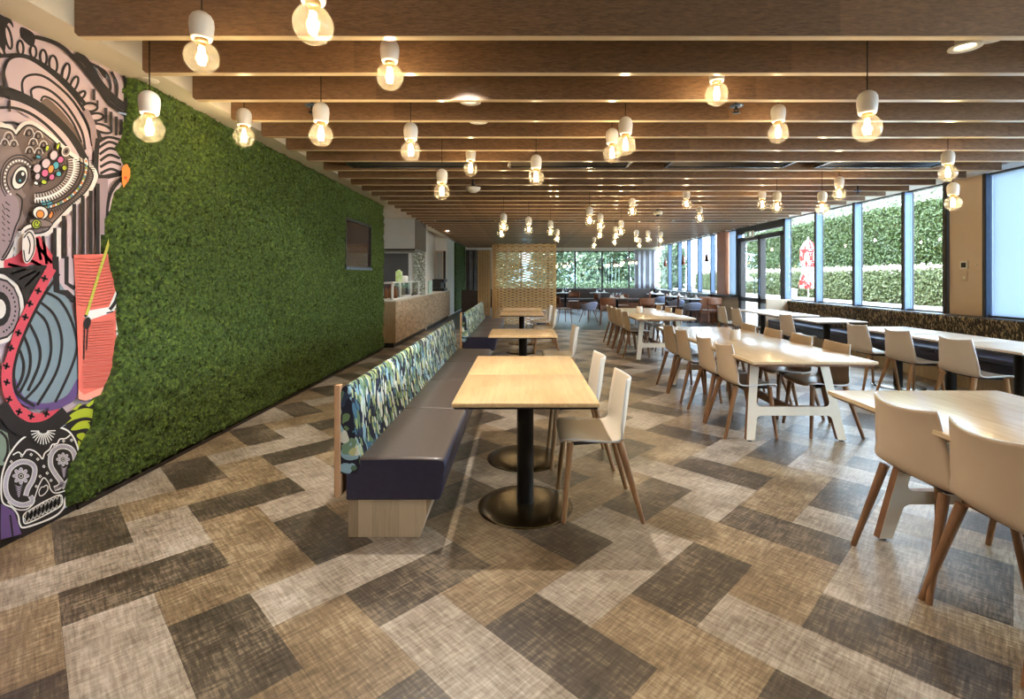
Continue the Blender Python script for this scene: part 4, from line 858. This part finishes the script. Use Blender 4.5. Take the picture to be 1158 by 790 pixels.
# exit sign above the door: green running-man pictograms
t = thing('exit_sign', 'small green and white running man exit sign above the door', 'exit sign', (6.29, 13.72, 2.60))
MB().rbox(-.02, .02, -.26, .26, -.08, .09, .006).build('sign_box', M['white'], t)
M['exit_green'] = emit('exit_green', srgb(10, 110, 90), .6); M['exit_white'] = emit('exit_white', srgb(240, 250, 246), 1.0)
pn = MB()
for s in (-1, 1): pn.box(-.024, -.0205, s * .12 - .085, s * .12 + .085, -.06, .07)
pn.build('green_panel', M['exit_green'], t)
pm = MB()
def man(cy):
    x0, x1 = -.028, -.0245
    def st(a, b, w): d = Vector(b) - Vector(a); n_ = Vector((-d.y, d.x)).normalized() * w / 2; q = [Vector(a) + n_, Vector(a) - n_, Vector(b) - n_, Vector(b) + n_]; pm.prism([(cy + v.x, v.y) for v in q], 'x', x0, x1)
    pm.prism([(cy + .004 + .013 * math.cos(k * .7), .047 + .013 * math.sin(k * .7)) for k in range(9)], 'x', x0, x1)
    for a, b, w in (((.0, .03), (-.01, -.005), .022), ((-.01, -.005), (.02, -.02), .012), ((.02, -.02), (.014, -.05), .012), ((-.01, -.005), (-.03, -.03), .012), ((-.03, -.03), (-.055, -.03), .011), ((0, .028), (.03, .012), .01), ((0, .028), (-.03, .02), .01)): st(a, b, w)
man(.12); pm.box(-.028, -.0245, -.17, -.07, -.045, .055); pm.build('running_man', M['exit_white'], t)

# thermostat and switch on the pilaster
t = thing('thermostat', 'white thermostat with dark display on the beige pilaster', 'thermostat', (6.36, 7.12, 1.60))
MB().rbox(-.022, 0, -.06, .06, -.06, .06, .006).build('thermostat_body', M['white'], t); MB().box(-.025, -.021, -.04, .035, -.035, .035).build('display', M['black'], t)
t = thing('switch_plate', 'tall beige switch plate below the thermostat', 'switch', (6.36, 7.12, 1.44)); MB().rbox(-.010, 0, -.045, .045, -.075, .075, .004).build('plate', M['beige'], t); MB().rbox(-.016, -.008, -.02, .02, -.04, .0, .003).build('rocker', M['plaster'], t)
t = thing('round_stop', 'tiny round knob on the beige pilaster right of the thermostat', 'knob', (6.36, 6.93, 1.60)); MB().lathe([(0, .0), (.012, .0), (.014, .012), (0, .016)], 12).build('knob_cap', M['plaster'], t).rotation_euler = (0, -Q, 0)

# ------------------------------------------------------------------ woven timber lattice divider
M['lattice'] = surf('lattice_timber', srgb(196, 152, 92), srgb(222, 182, 122), 6, .5, stretch=(2, 2, 6))
def lattice(name, label, path, top, rows):
    t = thing(name, label, 'divider', group='woven timber lattices')
    pts = [Vector(p) for p in path]; S = [0]; LAM = .235
    for a, b in zip(pts, pts[1:]): S.append(S[-1] + (b - a).length)
    n = int(S[-1] / .0294); ss = np.linspace(0, S[-1], n + 1); xs = np.interp(ss, S, [p.x for p in pts]); ys = np.interp(ss, S, [p.y for p in pts])
    tx = np.gradient(xs); ty = np.gradient(ys); ln = np.hypot(tx, ty); nx, ny = -ty / ln, tx / ln
    pitch = top / rows; mb = MB()
    for r in range(rows):
        ph = math.pi * (r % 2); z = pitch * (r + .5) + pitch * .33 * np.cos(2 * math.pi * ss / LAM + ph)
        d, h = .030, .0162; vs = []; fs = []
        for i in range(n + 1):
            for a, b in ((-1, -1), (1, -1), (1, 1), (-1, 1)): vs.append((xs[i] + nx[i] * d * a, ys[i] + ny[i] * d * a, z[i] + h * b))
        for i in range(n):
            for k in range(4): fs.append((4 * i + k, 4 * i + (k + 1) % 4, 4 * i + 4 + (k + 1) % 4, 4 * i + 4 + k))
        fs += [(0, 1, 2, 3), (4 * n, 4 * n + 3, 4 * n + 2, 4 * n + 1)]
        mb.add(vs, fs)
    mb.build('woven_slats', M['lattice'], t, fix=False)
    e = MB()
    for i in (0, n): e.box(xs[i] - .015, xs[i] + .015, ys[i] - .035, ys[i] + .035, 0, top)
    e.build('end_post', M['lattice'], t); return t
arc = [(-.55 - .32 * math.sin(a), 14.95 + .32 - .32 * math.cos(a)) for a in [math.pi / 2 * k / 8 for k in range(9)]]
lattice('lattice_divider', 'tall woven timber lattice screen with rounded corner behind the oak tables', [(1.02, 14.95, 0), (-.55, 14.95, 0)] + [(x, y, 0) for x, y in arc[1:]] + [(-.95, 16.3, 0)], 2.42, 63)
lattice('lattice_divider', 'narrow woven timber lattice further back at left, before the curtain', [(-1.16, 18.2, 0), (-1.62, 18.5, 0)], 2.42, 63)

# ------------------------------------------------------------------ servery alcove
M['grey_panel'] = surf('grey_steel_panel', srgb(170, 168, 160), srgb(178, 176, 168), 2, .4); M['grey_dark'] = surf('dark_steel', srgb(88, 86, 84), srgb(98, 96, 94), 3, .35)
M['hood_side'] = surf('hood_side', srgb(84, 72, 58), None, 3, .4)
structure(MB().box(-6.0, LX, 9.56, 9.76, 0, CEIL).build('wall_servery_front', M['white'])); structure(MB().box(-6.1, -5.9, 9.56, 13.6, 0, CEIL).build('wall_servery_left', M['white']))
structure(MB().box(-6.0, -2.58, 13.3, 13.5, 0, CEIL).build('wall_servery_back', M['white'])); structure(MB().box(-6.0, LX, 9.5, 13.5, -.05, 0.0).build('floor_servery', M['floor_far']))
structure(MB().box(-3.3, -3.08, 13.5, 17.6, 0, CEIL).box(-3.3, -2.66, 17.6, YB, 0, CEIL).build('wall_left_rear', M['white']))
structure(MB().box(-6, LX, 9.76, 13.3, SOF, SOF + .06).build('ceiling_servery', M['white']))
d = MB().box(-3.80, -3.70, 13.22, 13.3, 0, 2.12).box(-3.02, -2.93, 13.22, 13.3, 0, 2.12).box(-3.80, -2.93, 13.22, 13.3, 2.06, 2.16)
do = structure(d.build('door_2', M['white'])); MB().box(-3.70, -3.02, 13.25, 13.29, 0, 2.06).build('door_leaf', M['grey_dark'], do); MB().tube([(-3.12, 13.23, 1.0), (-3.12, 13.19, 1.0), (-3.24, 13.19, 1.0)], .012, 8).build('door_handle', M['silver'], do)
M['mosaic'] = floral('mirror_mosaic', srgb(150, 150, 130), [srgb(200, 205, 190), srgb(120, 128, 96), srgb(236, 238, 230), srgb(96, 100, 80)], 26); M['mosaic'].node_tree.nodes['Principled BSDF'].inputs['Roughness'].default_value = .2
structure(MB().box(-2.90, -2.585, 13.26, 13.3, 0, 2.12).build('trim_8', M['mosaic']))
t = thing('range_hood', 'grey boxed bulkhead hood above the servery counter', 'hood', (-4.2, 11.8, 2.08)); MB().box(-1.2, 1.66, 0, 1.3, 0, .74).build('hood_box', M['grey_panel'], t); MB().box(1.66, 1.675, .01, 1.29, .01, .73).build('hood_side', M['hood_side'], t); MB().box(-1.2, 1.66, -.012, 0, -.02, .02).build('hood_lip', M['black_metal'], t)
structure(MB().box(-3.02, -2.80, 17.565, 17.6, 0, 2.3).build('trim_9', M['grey_panel'])); structure(MB().box(-2.775, -2.70, 17.56, 17.6, 0, 2.35).build('trim_10', M['black']))
structure(MB().box(-3.05, -3.02, 17.55, 17.6, 0, 2.36).box(-2.80, -2.775, 17.55, 17.6, 0, 2.36).box(-3.05, -2.775, 17.55, 17.6, 2.3, 2.36).build('trim_11', M['beige']))
M['counter_tile'] = planked('counter_tile', srgb(150, 122, 90), srgb(208, 182, 148), 'y', .045, .35, length=.16, var=.4, across=2)
M['counter_end'] = surf('counter_end_timber', srgb(146, 120, 86), srgb(164, 138, 102), 5, .5, stretch=(5, 5, 1)); M['stone'] = surf('counter_stone', srgb(206, 196, 176), srgb(216, 206, 188), 6, .3)
t = thing('servery_counter', 'long tiled servery counter beyond the moss wall', 'counter', (-2.536, 9.97, 0)); cl = 7.5
MB().box(-.52, 0, .012, 3.24, .10, .93).box(-.03, 0, 3.24, 3.6, .10, .93).box(-.52, 0, 3.6, cl, .10, .93).build('tiled_front', M['counter_tile'], t); MB().box(-.52, 0, 0, .012, .10, .93).build('end_panel', M['counter_end'], t); MB().box(-.50, -.05, .04, 3.24, 0, .10).box(-.50, -.05, 3.6, cl - .04, 0, .10).build('kickboard', M['black'], t); MB().rbox(-.55, .015, -.012, 3.24, .93, .958, .005).box(-.035, .015, 3.24, 3.6, .93, .958).rbox(-.535, .015, 3.6, cl, .93, .958, .005).build('counter_top', M['stone'], t)
# glazed display cabinet on the counter with bottles, boxes inside
t = thing('display_cabinet', 'glass display cabinet with white posts on the servery counter', 'display cabinet', (-2.62, 10.06, .958)); fr = MB()
for y in (0, .62, 1.62, 2.55): fr.box(-.03, .01, y, y + .05, 0, .36); fr.box(-.40, -.37, y, y + .05, 0, .36)
fr.box(-.40, .01, 0, 2.6, .0, .03); fr.box(-.40, .01, 0, .05, .33, .36); fr.box(-.40, .01, 0, 2.6, .345, .36); fr.build('cabinet_frame', M['white'], t)
MB().box(.0, .006, .05, 2.55, .03, .345).box(-.4, 0, .01, .016, .03, .33).build('glass_panel', M['glass'], t)
M['sauce_red'] = surf('red_cap', srgb(150, 40, 34), None, 5, .4); M['sauce'] = surf('amber_sauce', srgb(190, 120, 70), None, 5, .3); M['green_bottle'] = surf('green_pack', srgb(150, 190, 50), srgb(230, 235, 200), 12, .4)
def bottle(h, r, body, cap):
    t = thing('bottle', 'x', 'bottle'); MB().lathe([(0, 0), (r, 0), (r, h * .6), (r * .5, h * .78), (r * .4, h * .86), (0, h * .86)], 14).build('bottle_body', body, t); MB().lathe([(r * .45, h * .84), (r * .45, h), (0, h)], 12).build('bottle_cap', cap, t); return t
BT_ = Proto(bottle(.26, .042, M['sauce'], M['sauce_red']))
for i, (x, y) in enumerate(((-2.66, 10.16), (-2.78, 10.17), (-2.90, 10.16), (-2.70, 10.30), (-2.82, 10.31), (-2.66, 10.45), (-2.78, 10.46))): BT_.put((x, y, .988), 0, 'red-capped sauce bottle inside the left bay of the display cabinet', 'sauce bottles in the display cabinet')
def pack(nm, label, cat, x, y, z, sx, sy, sz, mt, cap=None):
    t = thing(nm, label, cat, (x, y, z)); MB().rbox(-sx / 2, sx / 2, -sy / 2, sy / 2, 0, sz, min(sx, sy) * .2).build('body', mt, t)
    if cap: MB().lathe([(sx * .25, sz - .005), (sx * .25, sz + .03), (0, sz + .03)], 12).build('cap', cap, t)
pack('carton', 'lime green and white bottle standing on top of the display cabinet', 'bottle', -2.72, 11.0, 1.318, .13, .13, .24, M['green_bottle'], M['green_bottle']); pack('paper_bag', 'white bag on top of the display cabinet beside the green bottle', 'bag', -2.70, 11.36, 1.318, .16, .2, .14, M['white'])
pack('snack_box', 'dark patterned box inside the middle bay of the display cabinet', 'box', -2.78, 11.15, .988, .2, .62, .26, surf('snack_print', srgb(60, 52, 44), srgb(170, 150, 120), 30, .5)); pack('tray', 'white tray lying in the middle bay of the display cabinet', 'tray', -2.66, 11.2, .988, .14, .7, .035, M['ceramic']); pack('tray', 'black tray lying in the right bay of the display cabinet', 'tray', -2.68, 12.1, .988, .16, .6, .04, M['black'])
pack('menu_card', 'pale green menu stand on the counter left of the coffee machine', 'menu stand', -2.66, 14.4, .958, .05, .5, .36, surf('menu_print', srgb(150, 190, 170), srgb(210, 225, 215), 14, .4))
t = thing('coffee_machine', 'black coffee machine at the far end of the servery counter', 'coffee machine', (-2.77, 16.8, .958)); MB().rbox(-.2, .2, -.35, .35, .0, .10, .02).rbox(-.2, .08, -.35, .35, .1, .36, .03).rbox(-.2, .2, -.35, .35, .30, .40, .03).build('machine_body', M['black'], t); MB().tube([(.12, -.15, .30), (.12, -.15, .24)], .03, 10).tube([(.12, .15, .30), (.12, .15, .24)], .03, 10).build('brew_head', M['silver'], t); MB().lathe([(.0, .40), (.06, .40), (.09, .50), (.03, .56), (0, .56)], 14, (-.05, -.2, 0)).build('bean_hopper', M['glass'], t)

# ------------------------------------------------------------------ curtains
def curtain(label, x0, x1, mt, z0=.86):
    t = thing('curtain', label, 'curtain', group='rear curtains'); n = int((x1 - x0) * 60)
    def f(u, v): x = x0 + (x1 - x0) * u; return (x, YB - .12 + .055 * math.sin(u * (x1 - x0) * 26) + .02 * math.sin(u * (x1 - x0) * 61 + v), z0 + (2.66 - z0) * v)
    o = MB().grid(f, n, 6).build('curtain_cloth', mt, t, fix=False); o.modifiers.new('t', 'SOLIDIFY').thickness = .004; MB().tube([(x0, YB - .12, 2.67), (x1, YB - .12, 2.67)], .014, 8).build('rail', M['silver'], t)
curtain('pale grey pleated curtain in the rear right corner', 5.25, 6.28, surf('pale_curtain', srgb(196, 200, 212), srgb(214, 216, 226), 3, .8)); curtain('dark grey pleated curtain in the rear left corner', -2.6, -1.42, surf('dark_curtain', srgb(104, 98, 96), srgb(130, 118, 110), 3, .8), .5)

# ------------------------------------------------------------------ restaurant at the rear
M['walnut'] = surf('walnut', srgb(104, 62, 40), srgb(132, 82, 54), 5, .4, stretch=(4, 4, 1)); M['booth'] = surf('brown_booth_vinyl', srgb(50, 36, 30), srgb(62, 46, 38), 6, .4); M['tub'] = surf('blue_grey_tub', srgb(150, 160, 190), srgb(160, 170, 198), 4, .45); M['white_top'] = surf('white_table_top', srgb(214, 214, 218), None, 3, .25); M['dark_top'] = surf('dark_table_top', srgb(70, 52, 42), srgb(82, 62, 50), 4, .3)
def booth(label, x0, x1, y0, y1, back, mt):
    t = thing('booth_bench', label, 'bench', group='restaurant booth seats')
    if back == 'y': MB().rbox(x0, x1, y1 - .14, y1, .2, .90, .02).build('backrest', mt, t); MB().rbox(x0, x1, y0, y1 - .14, .3, .46, .03).build('seat', mt, t); MB().box(x0 + .02, x1 - .02, y0 + .06, y1 - .02, 0, .3).build('plinth', M['walnut'], t)
    else: MB().rbox(x1 - .14, x1, y0, y1, .2, .88, .02).build('backrest', mt, t); MB().rbox(x0, x1 - .14, y0, y1, .3, .46, .03).build('seat', mt, t); MB().box(x0 + .06, x1 - .02, y0 + .02, y1 - .02, 0, .3).build('plinth', M['walnut'], t)
booth('dark brown booth seat along the rear window wall', -.9, 5.9, 22.25, 22.95, 'y', M['booth']); booth('brown booth seat along the right wall behind round tables', 5.72, 6.15, 16.0, 22.2, 'x', M['booth'])
t = thing('booth_end', 'copper brown upholstered panel at the end of the right wall booth', 'panel', (5.95, 15.72, 0)); MB().rbox(-.32, .24, -.05, .05, .28, .80, .03).build('panel', M['terracotta'], t); MB().box(-.30, .22, -.04, .04, 0, .28).build('plinth', M['walnut'], t)
t = thing('booth_partition', 'dark brown booth partition in front of the dark curtain', 'partition', (-1.85, 18.75, 0)); MB().rbox(-.42, .42, -.08, .08, 0, .93, .03).build('panel', M['booth'], t); MB().rbox(-.42, .42, .08, .6, .25, .46, .03).build('seat', M['booth'], t)
def cafe_chair():
    t = thing('wooden_chair', 'x', 'chair')
    MB().grid(lambda u, v: (-.215 + .43 * u, -.17 + .40 * v, .455 - .012 * math.sin(math.pi * u) * math.sin(math.pi * v)), 8, 8).box(-.20, .20, -.16, .21, .43, .445).build('seat', M['walnut'], t)
    o = MB().grid(lambda u, v: (-.235 + .47 * u, -.24 - .02 * v + .06 * (2 * u - 1) ** 2, .60 + .21 * v + .012 * (1 - (2 * u - 1) ** 2) * v), 12, 4).build('backrest', M['walnut'], t, fix=False); o.modifiers.new('t', 'SOLIDIFY').thickness = .014
    for s in (-1, 1):
        MB().tube([(s * .19, .19, .44), (s * .215, .215, 0)], [.017, .011], 8).build('leg', M['walnut'], t); MB().tube([(s * .20, -.21, .78), (s * .195, -.18, .46), (s * .225, -.27, 0)], [.012, .017, .011], 8).build('leg', M['walnut'], t)
    return t
WC = Proto(cafe_chair()); G = 'brown wooden restaurant chairs'
for x, y, r, nm in ((1.28, 15.6, -1.2, 'just right of the lattice, nearest of the restaurant chairs'), (2.12, 20.3, 2.9, 'at the rear booth table, right of the lattice'), (2.62, 18.3, 1.9, 'alone in the middle of the restaurant aisle'), (2.55, 14.7, -.2, 'left one behind the far communal table'), (3.62, 14.6, .1, 'right one behind the far communal table'),
        (5.62, 14.75, .2, 'beside the copper panel near the door'), (3.5, 17.3, 3.0, 'behind the laid restaurant table, back towards the windows'), (5.0, 16.5, 1.3, 'at the nearest round table on the right'), (5.05, 18.1, 1.3, 'at the second round table on the right'), (5.0, 20.2, 1.3, 'at the third round table on the right')): WC.put((x, y, 0), r, 'brown wooden chair ' + nm, G)
def tub():
    t = thing('tub_chair', 'x', 'chair'); prof = [(.10, .40), (.18, .42), (.24, .48), (.265, .56), (.28, .66)]
    def f(u, v):
        an = math.pi * (-.12 + 1.24 * u) + math.pi; r = np.interp(v, [i / 4 for i in range(5)], [p[0] for p in prof]); z = np.interp(v, [i / 4 for i in range(5)], [p[1] for p in prof]); return (r * math.cos(an), r * math.sin(an), z - .10 * v * abs(math.cos(an)) ** 3)
    o = MB().grid(f, 20, 8).build('tub_shell', M['tub'], t, fix=False); o.modifiers.new('t', 'SOLIDIFY').thickness = .02; MB().lathe([(0, .40), (.2, .40), (.24, .43), (.2, .46), (0, .465)], 20).build('seat', M['tub'], t)
    for sx in (-1, 1):
        for sy in (-1, 1): MB().tube([(sx * .1, sy * .1, .41), (sx * .21, sy * .21, 0)], [.015, .01], 8).build('leg', M['walnut'], t)
    return t
TB = Proto(tub()); G = 'blue-grey tub chairs'
for x, y, r, nm in ((5.62, 15.35, 0, 'in front of the nearest round table on the right'), (5.72, 17.25, 0, 'in front of the second round table on the right'), (5.85, 19.8, 0, 'in front of the third round table on the right'), (2.45, 15.6, .6, 'left of the laid restaurant table')): TB.put((x - .35, y, 0), r, 'blue-grey tub chair ' + nm, G)
def rtable(top, r, n=32):
    t = thing('round_table', 'x', 'table'); MB().lathe([(0, .715), (r - .02, .715), (r, .725), (r, .738), (r - .006, .742), (0, .742)], n).build('table_top', top, t); MB().lathe([(.045, .01), (.045, .71), (.1, .715)], 16).build('pedestal', M['black_metal'], t); MB().lathe([(0, .02), (.24, .012), (.25, 0), (0, 0)], 24).build('base_disc', M['black_metal'], t); return t
RT = Proto(rtable(M['white_top'], .36)); G = 'round white restaurant tables'
RTS = [(5.36, 15.75, 'nearest of the three along the right booth'), (5.45, 17.75, 'second of the three along the right booth'), (5.5, 20.4, 'last of the three along the right booth')]
for x, y, nm in RTS: RT.put((x, y, 0), 0, 'round white-topped restaurant table, ' + nm, G)
DTB = Proto(pedestal_table('restaurant_table', .8, .8, M['dark_top'])); G = 'dark restaurant tables'
DTS = [(3.05, 15.9, 'laid with black and white settings, behind the far communal table'), (1.9, 21.5, 'by the rear windows right of the lattice'), (3.4, 21.6, 'by the rear windows in the middle')]
for x, y, nm in DTS: DTB.put((x, y, 0), 0, 'dark square restaurant table ' + nm, G)
def napkin(): t = thing('folded_napkin', 'x', 'napkin'); MB().add([(-.05, -.05, 0), (.05, -.05, 0), (.05, .05, 0), (-.05, .05, 0), (0, 0, .13)], [(3, 2, 1, 0), (0, 1, 4), (1, 2, 4), (2, 3, 4), (3, 0, 4)]).build('napkin_cloth', M['ceramic'], t); return t
def plate(): t = thing('dinner_plate', 'x', 'plate'); MB().lathe([(0, 0), (.07, 0), (.125, .014), (.12, .018), (.07, .006), (0, .006)], 24).build('plate_rim', M['ceramic'], t); return t
def goblet(): t = thing('wine_glass', 'x', 'glass'); MB().lathe([(.035, 0), (.006, .006), (.005, .08), (.035, .11), (.04, .15), (.032, .19)], 14).build('glass_bowl', glassy('drinking_glass', (.9, .92, .95), 3, .02), t); return t
NP, PL, GB = Proto(napkin()), Proto(plate()), Proto(goblet())
SHORT = ['laid restaurant table behind the far communal table', 'rear window table right of the lattice', 'rear window table in the middle', 'nearest round table on the right', 'second round table on the right', 'last round table on the right']
for (x, y, nm), sh in zip(DTS + RTS, SHORT):
    for k in range(4 if nm.startswith('laid') else 2):
        an = k * (math.pi / 2) + .4; px_, py_ = x + .22 * math.cos(an), y + .22 * math.sin(an)
        PL.put((px_, py_, .742), 0, 'white plate on the ' + sh, 'plates on restaurant tables'); NP.put((px_, py_, .75), .3, 'folded white napkin on the ' + sh, 'napkins on restaurant tables'); GB.put((x + .10 * math.cos(an + .8), y + .10 * math.sin(an + .8), .742), 0, 'wine glass on the ' + sh, 'glasses on restaurant tables')
# slim copper cone pendants over the round tables
M['copper'] = surf('copper', srgb(120, 62, 40), srgb(134, 72, 48), 4, .35, metal=.5)
def cone(): t = thing('cone_pendant', 'x', 'pendant lamp'); MB().lathe([(.0, .34), (.018, .34), (.03, .2), (.075, .0), (.07, .0), (.02, .3)], 20).build('cone_shade', M['copper'], t); MB().tube([(0, 0, .33), (0, 0, 1.22)], .004, 6).build('cord', M['cord_dark'], t); return t
CN = Proto(cone())
for px, py, Y, nm in ((799, 296, 15.9, 'nearest of the three over the round tables'), (772.6, 299, 18.0, 'second of the three over the round tables'), (752.4, 301, 20.4, 'last of the three over the round tables')): CN.put(PX(px, py, Y), 0, 'slim copper cone pendant, ' + nm, 'copper cone pendants')
def chandelier():
    t = thing('branch_chandelier', 'x', 'chandelier'); b = MB(); g = MB()
    for k in range(5): an = k * 2 * math.pi / 5; e_ = (.30 * math.cos(an), .30 * math.sin(an), -.06); b.tube([(0, 0, .05), e_], .014, 8); g.lathe([(0, -.06), (.035, -.035), (.045, 0), (.035, .035), (0, .05)], 12, (e_[0], e_[1], e_[2] - .05))
    b.tube([(0, 0, .04), (0, 0, 1.13)], .008, 6).build('timber_arm', M['walnut'], t); g.build('glowing_bulb', emit('chandelier_bulb', (1, .8, .5), 5), t); return t
CD = Proto(chandelier())
for px, py, Y, nm in ((694, 297, 20.6, 'left one in front of the rear windows'), (711, 294, 19.5, 'right one in front of the rear windows'), (636, 298, 20.8, 'just right of the lattice')): CD.put(PX(px, py, Y), 0, 'timber branch chandelier with small lit bulbs, ' + nm, 'branch chandeliers')

# ------------------------------------------------------------------ outdoors
M['paving'] = surf('pale_paving', srgb(226, 222, 214), srgb(234, 231, 224), 1.5, .8); M['soil'] = surf('garden_soil', srgb(86, 66, 50), srgb(110, 90, 66), 4, .9)
structure(MB().box(6.52, 40, -20, 60, -.2, -.03).box(-20, 6.52, YB + .12, 60, -.2, -.03).build('ground_paving', M['paving']))
structure(MB().box(10.0, 10.15, -6, 40, -.03, .70).build('planter_wall', M['paving'])); structure(MB().box(10.15, 14.5, -6, 40, -.03, .66).build('planter_bed', M['soil']))
HG = [srgb(18, 26, 8), srgb(46, 60, 24), srgb(80, 96, 44), srgb(140, 150, 92)]
M['hedge'] = leafy('hedge_leaves', HG, 30, .45); M['hedge_low'] = leafy('low_hedge_leaves', [srgb(36, 42, 22), srgb(70, 80, 42), srgb(104, 112, 68), srgb(150, 146, 112)], 26, .5)
M['blossom'] = leafy('pink_blossom', [srgb(190, 140, 130), srgb(236, 214, 206), srgb(244, 236, 228)], 20, .6)
def hedge(label, x0, x1, y0, y1, z0, z1, n, size, mats, top=None, seed=3, group=None):
    rs = np.random.RandomState(seed); t = thing('hedge', label, 'hedge', (0, 0, 0), 0, group)
    Pf = np.stack([x0 + .10 * rs.rand(n) + .10 * (rs.rand(n) - .5), y0 + (y1 - y0) * rs.rand(n), z0 + (z1 - z0) * rs.rand(n)], 1)
    Pf[:, 0] += .12 * (vnoise(Pf[:, 1] * 1.5, Pf[:, 2] * 1.5, seed) - .5)
    nt_ = n // 5; Pt = np.stack([x0 + (x1 - x0) * rs.rand(nt_), y0 + (y1 - y0) * rs.rand(nt_), z1 + .06 * rs.randn(nt_)], 1)
    V1, Q1 = leaf_quads(Pf, np.full(n, size), rs, (-.8, 0, .45), .8); V2, Q2 = leaf_quads(Pt, np.full(nt_, size), rs, (0, 0, 1), .8)
    bx = MB().box(x0 + .10, x1, y0, y1, z0, z1 - .03)
    core = np.array(bx.v); qc = np.array([f for f in bx.f])
    o = fast('foliage', np.vstack([core, V1, V2]), np.vstack([qc, Q1 + 8, Q2 + 8 + len(V1)]), mats, t, False, [0] * 6 + [0] * len(Q1) + [0] * len(Q2))
    if top:
        P3 = np.stack([x0 + (x1 - x0) * rs.rand(nt_) ** 1.5, y0 + (y1 - y0) * rs.rand(nt_), z1 + .05 + .05 * rs.randn(nt_)], 1); V3, Q3 = leaf_quads(P3, np.full(nt_, size * .9), rs, (-.4, 0, 1), .8); fast('blossom', V3, Q3, M['blossom'], t, False)
    return t
hedge('tall clipped green hedge outside the right windows', 12.4, 13.8, 9, 27.5, .6, 3.72, 100000, .05, [M['hedge']], seed=3)
hedge('low hedge with pale pink flowers on top in front of the tall hedge', 10.45, 11.3, 8, 30, .62, 1.62, 36000, .045, [M['hedge_low']], True, 5)
hedge('pale grey-green foliage bank rising behind the tall hedge outside', 15.6, 17.5, 10, 32, .0, 5.6, 14000, .13, [leafy('pale_foliage', [srgb(120, 128, 104), srgb(176, 182, 158), srgb(216, 218, 204)], 9, .6)], seed=8)
def tree(label, x, y, z, rx, rz, n, cols, seed, size=.16):
    rs = np.random.RandomState(seed); t = thing('tree', label, 'tree', (x, y, 0), 0, 'trees outside')
    a = rs.randn(n, 3); a /= np.linalg.norm(a, axis=1)[:, None]; r = rs.rand(n) ** .33; lump = .75 + .4 * vnoise(a[:, 0] * 3 + 9, a[:, 2] * 3 + 9 + a[:, 1], seed); P = a * (r * lump)[:, None] * np.array([rx, rx, rz]) + (0, 0, z)
    V, Q_ = leaf_quads(P, np.full(n, size), rs); fast('crown', V, Q_, leafy('tree_leaves', cols, 6, .5), t, False)
    MB().tube([(0, 0, -.05), (.05, .02, z * .5), (0, 0, z)], [.16, .12, .05], 10).build('trunk', M['soil'], t)
TG = [srgb(34, 48, 34), srgb(62, 82, 54), srgb(98, 118, 82), srgb(160, 172, 140)]
for x, y, z, rx, rz, s, nm in ((-1.5, 27.5, 2.3, 1.7, 2.3, 1, 'leafy tree behind the lattice, beyond the rear windows'), (1.8, 29.6, 2.4, 1.5, 2.3, 2, 'leafy tree beyond the rear window right of the lattice'), (4.3, 28.0, 2.2, 1.5, 2.4, 3, 'leafy tree beyond the middle of the rear windows'), (6.2, 27.6, 2.0, 1.3, 2.2, 4, 'pale leafy tree beyond the rear windows near the curtain'), (10.2, 33.5, 1.9, 1.0, 2.0, 5, 'distant tree seen through the far right windows')):
    tree(nm, x, y, z, rx, rz, 2600, TG, s)
M['bglass'] = surf('far_glazing', srgb(150, 196, 200), srgb(196, 222, 226), 1.2, .3)
t = thing('garden_building', 'pale glazed building standing among the trees behind the rear windows', 'building', (2.6, 34, 0)); MB().box(-4.5, 4.5, 0, 3, 0, 3.2).build('wall', M['white'], t); MB().box(-4.2, 4.2, -.05, 0, .9, 2.4).build('glazing', M['bglass'], t); MB().box(-4.8, 4.8, -.4, 3.2, 3.2, 3.4).build('roof', M['grey_panel'], t)
M['low_bush'] = leafy('rear_bush', TG, 14, .6)
rs = np.random.RandomState(12); Pb = np.stack([-2 + 9 * rs.rand(9000), 25.2 + 1.2 * rs.rand(9000), .2 + 1.0 * rs.rand(9000) ** 1.4], 1); V, Q_ = leaf_quads(Pb, np.full(9000, .09), rs); o = fast('shrub_border', V, Q_, M['low_bush'], None, False); tag(o, 'low leafy shrub border right outside the rear windows', 'shrubs', kind='stuff')
# closed red and white umbrella
t = thing('closed_umbrella', 'closed red and white parasol on the terrace outside', 'umbrella', (8.5, 14.72, -.03)); M['red'] = surf('red_canvas', srgb(190, 26, 24), srgb(200, 34, 30), 3, .7); M['whitec'] = surf('white_canvas', srgb(240, 234, 230), None, 3, .7)
def fold(u, v):
    an = u * 2 * math.pi; z = 1.12 + 1.45 * v; r = np.interp(v, [0, .06, .2, .34, .40, .6, .82, .95, 1], [.21, .22, .20, .13, .14, .205, .20, .10, .015]); r *= 1 + .16 * math.cos(an * 8) * (1 - v * .5); return (r * math.cos(an), r * math.sin(an), z)
g = MB().grid(fold, 64, 30); un = [vnoise(np.array([(i % 64) / 3.2 + 40]), np.array([i // 64 / 3.0]), 21)[0] for i in range(len(g.f))]
g.m = [1 if (i // 64 >= 24 and (i % 64) % 8 < 4) or 9 <= i // 64 <= 12 or (i // 64 < 24 and un[i] > .58) else 0 for i in range(len(g.f))]
g.build('canopy', [M['red'], M['whitec']], t); MB().tube([(0, 0, 0), (0, 0, 2.62)], .024, 10).build('pole', M['white'], t); MB().lathe([(0, .06), (.28, .06), (.32, 0), (0, 0)], 20).build('base', M['grey_panel'], t); MB().lathe([(.0, 2.66), (.03, 2.62), (.0, 2.58)], 10).build('finial', M['white'], t)
t = thing('terrace_bin', 'small white bin on the terrace left of the parasol', 'bin', (9.0, 16.6, -.03)); MB().lathe([(0, 0), (.15, 0), (.19, 1.0), (.17, 1.0), (.15, .05)], 20).build('bin_body', M['white'], t); MB().lathe([(.2, 1.0), (.2, 1.05), (.05, 1.09), (0, 1.09)], 20).build('lid', M['whitec'], t)
